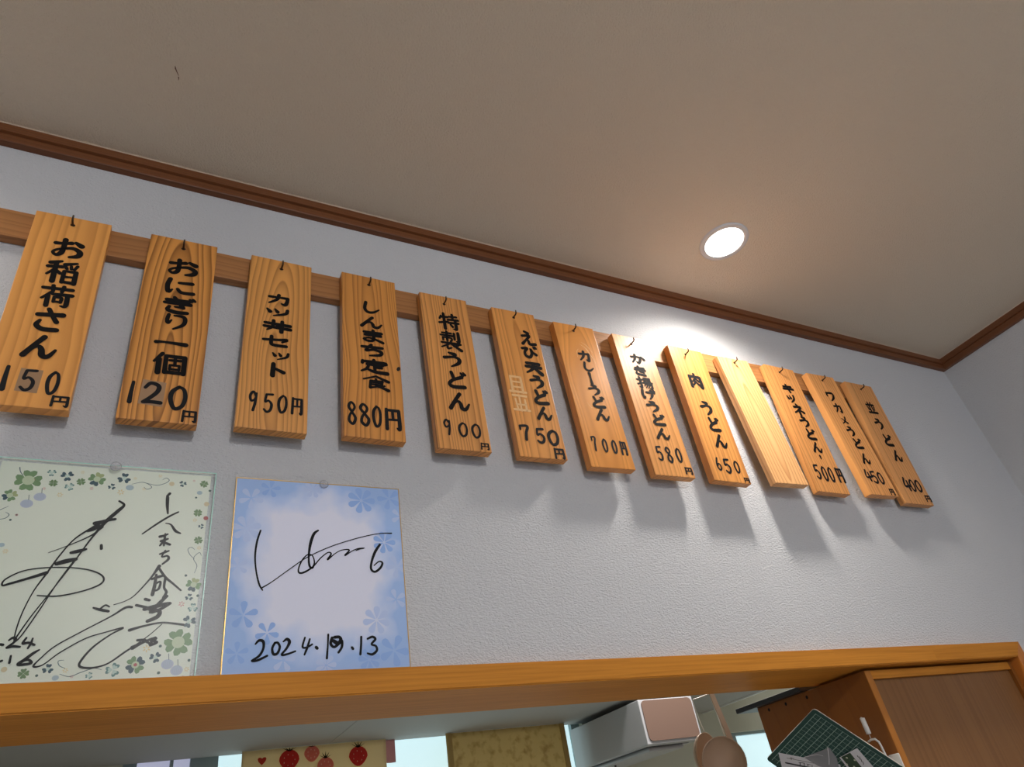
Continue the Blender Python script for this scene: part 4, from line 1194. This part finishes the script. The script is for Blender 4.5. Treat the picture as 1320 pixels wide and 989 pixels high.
r, ct, _ = sheet('dotted_packet', [(0.0894, 0.0664), (0.0985, 0.0206), (0.158, 0.045), (0.150, 0.096)], 0.0022, M['sleeve_white'],
                 'packet with a dark green card with pale dots on the cutting mat', 'packet')
bm = bmesh.new()
q = [(0.0907, 0.0625), (0.0957, 0.0400), (0.152, 0.066), (0.147, 0.089)]
a = [bm.verts.new((p[0] * K - ct[0], p[1] * K - ct[1], -0.0006)) for p in q]
bm.faces.new(a)
from_bm('green_card', bm, M['card_green'], r)
bm = bmesh.new()
for (a_, b_) in ((0.0981, 0.0555), (0.1103, 0.0492), (0.1062, 0.0696), (0.1176, 0.0641), (0.128, 0.078), (0.131, 0.064), (0.141, 0.078), (0.118, 0.076)):
    bm.faces.new([bm.verts.new((a_ * K - ct[0] + 0.0019 * math.cos(k * .7854), b_ * K - ct[1] + 0.0019 * math.sin(k * .7854), -0.0009)) for k in range(8)])
from_bm('card_dots', bm, M['card_dot'], r)
marks(r, ct, '108,36,1.6 111,38,1.6/112,35,1.4 115,40,1.4/116,38,1.4 121,43,1.4/122,41,1.2 126,46,1.2', 0.0006, M['card_dark'], 'print_characters')

# ---------------------------------------------------------------- things seen through the pass-through
# overhead cupboards
def cupboard(x0, x1, label):
    c0 = empty('overhead_cupboard', ((x0 + x1) / 2, 1.52, -0.50), label, 'cupboard', 'overhead cupboards in the kitchen')
    o_ = Vector(((x0 + x1) / 2, 1.52, -0.50))
    bm_ = bmesh.new()
    add_box(bm_, x0 + 0.0008, x1 - 0.0008, 1.315, 1.7495, -0.50, 0.195, 0.001)
    from_bm('carcass', local(bm_, o_), M['cupboard'], c0)
    n_ = max(2, round((x1 - x0) / 0.45))
    for k_ in range(n_):
        a_ = x0 + (x1 - x0) * k_ / n_
        b_ = x0 + (x1 - x0) * (k_ + 1) / n_
        bm_ = bmesh.new()
        add_box(bm_, a_ + 0.002, b_ - 0.002, 1.297, 1.3145, -0.495, 0.190, 0.001)
        d_ = from_bm('cupboard_door', local(bm_, o_), M['cupboard'], c0)
        bm_ = bmesh.new()
        add_box(bm_, b_ - 0.06, b_ - 0.045, 1.285, 1.2968, -0.46, -0.36, 0.002)
        from_bm('handle', local(bm_, o_), M['steel'], d_)


cupboard(-0.30, 0.888, 'grey-white overhead kitchen cupboard left of the thin underside seam')
cupboard(0.888, 2.605, 'grey-white overhead kitchen cupboard between the underside seam and the wall beyond the hood')
M['pale_lip'] = plain('white_edge_lip', srgb(232, 234, 232), 0.3)
lip = box('edge_lip', 2.6045 - 1.7465, 2.612 - 1.7465, 1.315 - 1.52, 1.7495 - 1.52, -0.006, 0.02, M['pale_lip'], bpy.data.objects['overhead_cupboard.001'])
lip['label'] = 'white end lip of the cupboard'

# range hood
HX0, HX1, HY0, HZ0, HZ1 = 1.885, 2.135, 1.25, -0.668, -0.521
hood = empty('range_hood', (2.01, 1.5, HZ0), 'white range hood with a beige front panel coloured darker for shade, under the overhead cupboard', 'range hood')
ho = Vector((2.01, 1.5, HZ0))
bm = bmesh.new()
add_box(bm, HX0, HX1, HY0, 1.748, HZ0 + 0.0, HZ1, 0.003)
from_bm('hood_body', local(bm, ho), M['white_enamel'], hood)
bm = bmesh.new()
rounded(bm, HX0 + 0.010, HX1 - 0.010, HZ0 + 0.010, HZ1 - 0.004, 0.016, 0, 0.004)
for v_ in bm.verts:
    v_.co = Vector((v_.co.x, HY0 - v_.co.z - 0.0001, v_.co.y))
from_bm('front_panel', local(bm, ho), M['hood_front'], hood)
bm = bmesh.new()
add_box(bm, HX0 + 0.045, HX1 - 0.045, HY0 + 0.060, 1.70, HZ0 - 0.014, HZ0 - 0.0001, 0.006)
from_bm('filter_panel', local(bm, ho), M['white_enamel'], hood)
bm = bmesh.new()
add_box(bm, HX0 + 0.030, HX0 + 0.0445, HY0 + 0.05, 1.71, HZ0 - 0.0008, HZ0 - 0.0001)
add_box(bm, HX0 + 0.0450, HX1 - 0.03, HY0 + 0.045, HY0 + 0.0595, HZ0 - 0.0008, HZ0 - 0.0001)
o = from_bm('dark_slot', local(bm, ho), M['black_plastic'], hood)
bm = bmesh.new()
add_tube(bm, [(HX0 + 0.085, 1.60, HZ0 - 0.014), (HX0 + 0.085, 1.60, HZ0 - 0.019)], 0.004, 10)
from_bm('knob', local(bm, ho), M['black_plastic'], hood)

# strawberry kitchen towel
def cloth(name, x0, x1, y, z0, z1, mat, label, cat, folds=3.0, amp=0.006, hem=None, pinch=0.0):
    r_ = empty(name, ((x0 + x1) / 2, y, z1), label, cat)
    bm_ = bmesh.new()
    NX, NZ = 40, 14
    hw = (x1 - x0) / 2

    def P(i_, j_, dy=0.0):
        u_ = i_ / NX * 2 - 1
        v_ = j_ / NZ
        return (u_ * hw * (1 - pinch * math.sin(v_ * 3.1)), dy + amp * math.sin(u_ * folds * 3.1 + 1.1) * (0.3 + v_), -v_ * (z1 - z0))
    f_ = [[bm_.verts.new(P(i_, j_)) for j_ in range(NZ + 1)] for i_ in range(NX + 1)]
    b_ = [[bm_.verts.new(P(i_, j_, 0.0025)) for j_ in range(NZ + 1)] for i_ in range(NX + 1)]
    for i_ in range(NX):
        for j_ in range(NZ):
            bm_.faces.new((f_[i_][j_], f_[i_][j_ + 1], f_[i_ + 1][j_ + 1], f_[i_ + 1][j_]))
            bm_.faces.new((b_[i_][j_], b_[i_ + 1][j_], b_[i_ + 1][j_ + 1], b_[i_][j_ + 1]))
    for j_ in range(NZ):
        bm_.faces.new((f_[0][j_], b_[0][j_], b_[0][j_ + 1], f_[0][j_ + 1]))
        bm_.faces.new((f_[NX][j_], f_[NX][j_ + 1], b_[NX][j_ + 1], b_[NX][j_]))
    for i_ in range(NX):
        bm_.faces.new((f_[i_][0], f_[i_ + 1][0], b_[i_ + 1][0], b_[i_][0]))
        bm_.faces.new((f_[i_][NZ], b_[i_][NZ], b_[i_ + 1][NZ], f_[i_ + 1][NZ]))
    from_bm('cloth', bm_, mat, r_, smooth=True)
    return r_


def fabric(name, color, dark=None, emis=0.0):
    t_ = NT(name)
    v_ = t_.coords((30, 30, 30))
    n_ = t_.n('ShaderNodeTexNoise')
    n_.inputs['Scale'].default_value = 1.0
    n_.inputs['Detail'].default_value = 5
    t_.l(v_, n_.inputs['Vector'])
    cc = color if dark is None else t_.ramp(n_.outputs[0], [(0.32, dark), (0.50, color)])
    t_.set(cc, 0.9, 0.1)
    # thin cloth lets the window light through
    tl = t_.n('ShaderNodeBsdfTranslucent')
    if isinstance(cc, tuple):
        tl.inputs[0].default_value = (*cc, 1)
    else:
        t_.l(cc, tl.inputs[0])
    m_ = t_.n('ShaderNodeMixShader')
    m_.inputs[0].default_value = 0.5
    t_.l(t_.b.outputs[0], m_.inputs[1])
    t_.l(tl.outputs[0], m_.inputs[2])
    t_.l(m_.outputs[0], t_.t.nodes['Material Output'].inputs['Surface'])
    return t_.m


M['towel'] = fabric('cream_towel', srgb(232, 210, 172))
M['khaki'] = fabric('stained_khaki_cloth', srgb(214, 190, 142), srgb(190, 162, 112))
M['khaki_hem'] = fabric('khaki_hem', srgb(208, 184, 124))
M['towel_pink'] = fabric('pink_cloth', srgb(206, 160, 158))
M['berry'] = fabric('red_strawberry_print', srgb(200, 58, 56))
M['berry_pink'] = fabric('pink_strawberry_print', srgb(226, 128, 118))
M['leaf'] = fabric('dark_leaf_print', srgb(66, 54, 44))
M['seed'] = fabric('pale_seed_print', srgb(238, 190, 170))
M['heart'] = fabric('red_heart_print', srgb(188, 62, 54))
tw = cloth('kitchen_towel', 0.603, 1.088, 1.700, -0.78, -0.5008, M['towel'], 'cream towel printed with red strawberries hanging in the kitchen window', 'towel', 2.0, 0.003)
tcx = (0.603 + 1.088) / 2


def towel_print(name, polys, mat):
    bm_ = bmesh.new()
    for pl_ in polys:
        bm_.faces.new([bm_.verts.new((p[0] - tcx, -0.0075, p[1] + 0.5008)) for p in pl_])
    return from_bm(name, bm_, mat, tw)


def berry(x, z, r):
    return [(x + r * (1.0 - .28 * max(0, -math.sin(t_))) * math.cos(t_) * 1.0, z + r * .95 * math.sin(t_)) for t_ in [2 * math.pi * k / 18 for k in range(18)]]


def leafs(x, z, r):
    out = []
    for k in range(5):
        a_ = math.radians(30 + 30 * k)
        out.append([(x - r * .12, z), (x + math.cos(a_) * r * .9, z + math.sin(a_) * r * .8), (x + r * .12, z + 0.0005)])
    return out


BR = [(0.752, -0.540, 0.033, 0), (0.985, -0.548, 0.033, 0), (0.872, -0.568, 0.028, 1), (0.826, -0.503, 0.026, 1), (0.70, -0.63, 0.033, 0), (0.90, -0.66, 0.03, 0), (1.03, -0.65, 0.028, 1)]
for x, z, r, k in BR:
    z = min(z, -.5275)
    bo_ = towel_print('strawberry', [berry(x, z, r)], M['berry_pink' if k else 'berry'])
    lf_ = towel_print('strawberry_leaves', [[(a_, min(b_, -.5015)) for a_, b_ in q_] for q_ in leafs(x, z + r * .8, r)], M['leaf'])
    lf_.location.y -= 0.0008
    lf_.parent = bo_
    sd = []
    for a_ in range(7):
        t_ = a_ * .9
        sx, sz = x + r * .55 * math.cos(t_), z + r * .5 * math.sin(t_)
        sd.append([(sx - .002, sz), (sx, sz - .003), (sx + .002, sz), (sx, sz + .003)])
    sd_ = towel_print('strawberry_seeds', sd, M['seed'])
    sd_.location.y -= 0.0008
    sd_.parent = bo_
for x, z, r in ((0.665, -0.534, 0.014), (0.650, -0.562, 0.014), (1.06, -0.60, 0.012), (0.80, -0.62, 0.012)):
    towel_print('printed_heart', [[(x + r * math.sin(t_) ** 3, z + r * (13 * math.cos(t_) - 5 * math.cos(2 * t_) - 2 * math.cos(3 * t_)) / 16) for t_ in [2 * math.pi * k / 16 for k in range(16)]]], M['heart'])
cloth('pink_cloth', 1.085, 1.128, 1.722, -0.575, -0.5008, M['towel_pink'], 'narrow pinkish cloth hanging behind the strawberry towel', 'cloth', 1.0, 0.002)
kh = cloth('khaki_cloth', 1.318, 1.832, 1.700, -0.80, -0.5008, M['khaki'], 'stained khaki brown cloth hanging over the kitchen window beside the hood', 'cloth', 1.0, 0.002)
for sx in (-0.246, 0.244):
    bm = bmesh.new()
    add_box(bm, sx - 0.011, sx + 0.011, -0.0060, -0.0040, -0.298, -0.0005, 0.0005)
    o = from_bm('side_hem', bm, M['khaki_hem'], kh)
    o['label'] = 'paler hem along the side'

# ladle and wire skimmer hanging from a short steel bar behind the wall
bar = empty('utensil_bar', (1.36, 0.14, -0.655), 'steel bar with hooks behind the lintel holding the ladle and skimmer', 'rail')
bo = Vector((1.36, 0.14, -0.655))
bm = bmesh.new()
add_tube(bm, [(1.24, 0.30, -0.655), (1.47, 0.30, -0.655)], 0.004, 10)
add_tube(bm, [(1.25, 0.1405, -0.655), (1.25, 0.30, -0.655)], 0.004, 10)
add_tube(bm, [(1.46, 0.1405, -0.655), (1.46, 0.30, -0.655)], 0.004, 10)
from_bm('bar', local(bm, bo), M['steel'], bar, smooth=True)
for hx in (1.369, 1.392):
    bm = bmesh.new()
    add_tube(bm, [(hx, 0.306, -0.655), (hx, 0.300, -0.649), (hx, 0.294, -0.655), (hx, 0.297, -0.672), (hx, 0.304, -0.678), (hx, 0.308, -0.672)], 0.0015, 8)
    from_bm('s_hook', local(bm, bo), M['steel'], bar, smooth=True)


def bowl(bm, c, R, axis, flat=0.62, seg=28, rings=9, th=0.0012):
    """an open hemispherical bowl, axis = direction the opening faces"""
    ax = Vector(axis).normalized()
    q_ = ax.to_track_quat('Z', 'Y').to_matrix()
    def ring(r_, z_):
        return [bm.verts.new(Vector(c) + q_ @ Vector((r_ * math.cos(2 * math.pi * k / seg), r_ * math.sin(2 * math.pi * k / seg), z_))) for k in range(seg)]
    prof = [(R * math.sin(t_), -R * flat * math.cos(t_)) for t_ in [math.pi / 2 * k / rings for k in range(1, rings + 1)]]
    outer = [ring(r_, z_) for r_, z_ in prof]
    inner = [ring(max(r_ - th, 1e-4), z_ + th) for r_, z_ in prof[:-1]] + [ring(prof[-1][0] - th, prof[-1][1])]
    for S_ in (outer, inner):
        for a_, b_ in zip(S_, S_[1:]):
            for k in range(seg):
                bm.faces.new((a_[k], a_[(k + 1) % seg], b_[(k + 1) % seg], b_[k]))
        bm.faces.new(S_[0])
    for k in range(seg):
        bm.faces.new((outer[-1][k], outer[-1][(k + 1) % seg], inner[-1][(k + 1) % seg], inner[-1][k]))


M['ladle'] = plain('dull_beige_steel', srgb(190, 162, 136), 0.5, 0.3, 0.1)
ld = empty('ladle', (1.369, 0.30, -0.676), 'dull steel ladle hanging behind the lintel beside the cabinet', 'ladle')
lo = Vector((1.369, 0.30, -0.676))
bm = bmesh.new()
bowl(bm, (1.3475, 0.295, -0.833), 0.0475, (-0.30, -0.80, -0.10))
from_bm('bowl', local(bm, lo), M['ladle'], ld, smooth=True)
bm = bmesh.new()
P0, P1 = Vector((1.3665, 0.3005, -0.672)), Vector((1.383, 0.296, -0.797))
for k in range(6):
    pass
w0 = Vector((0.0066, 0, 0))
vs = [bm.verts.new(p) for p in (P0 - w0, P0 + w0, P1 + w0, P1 - w0)]
vb = [bm.verts.new(p.co + Vector((0, 0.002, 0))) for p in vs]
bm.faces.new(vs)
bm.faces.new(vb[::-1])
for k in range(4):
    bm.faces.new((vs[k], vb[k], vb[(k + 1) % 4], vs[(k + 1) % 4]))
from_bm('handle', local(bm, lo), M['ladle'], ld)

sk = empty('skimmer', (1.392, 0.305, -0.68), 'steel scoop with a long wire loop handle hanging just behind the ladle', 'skimmer')
so = Vector((1.392, 0.305, -0.68))
M['wire'] = plain('bright_wire', srgb(226, 222, 210), 0.3, 0.5, 0.2)
bm = bmesh.new()
Y0 = 0.335
add_tube(bm, [(1.351, Y0, -0.768), (1.345, Y0, -0.735), (1.343, Y0, -0.7065), (1.346, Y0, -0.7045), (1.392, Y0, -0.6955), (1.396, Y0, -0.697), (1.401, Y0, -0.74), (1.405, Y0, -0.800)], 0.0011, 8)
add_tube(bm, [(1.392, 0.308, -0.679), (1.392, 0.322, -0.683), (1.392, Y0, -0.6955)], 0.0011, 8)
from_bm('wire_handle', local(bm, so), M['wire'], sk, smooth=True)
bm = bmesh.new()
bowl(bm, (1.377, 0.372, -0.812), 0.047, (0.25, -0.75, -0.1), 0.5)
from_bm('scoop', local(bm, so), M['ladle'], sk, smooth=True)
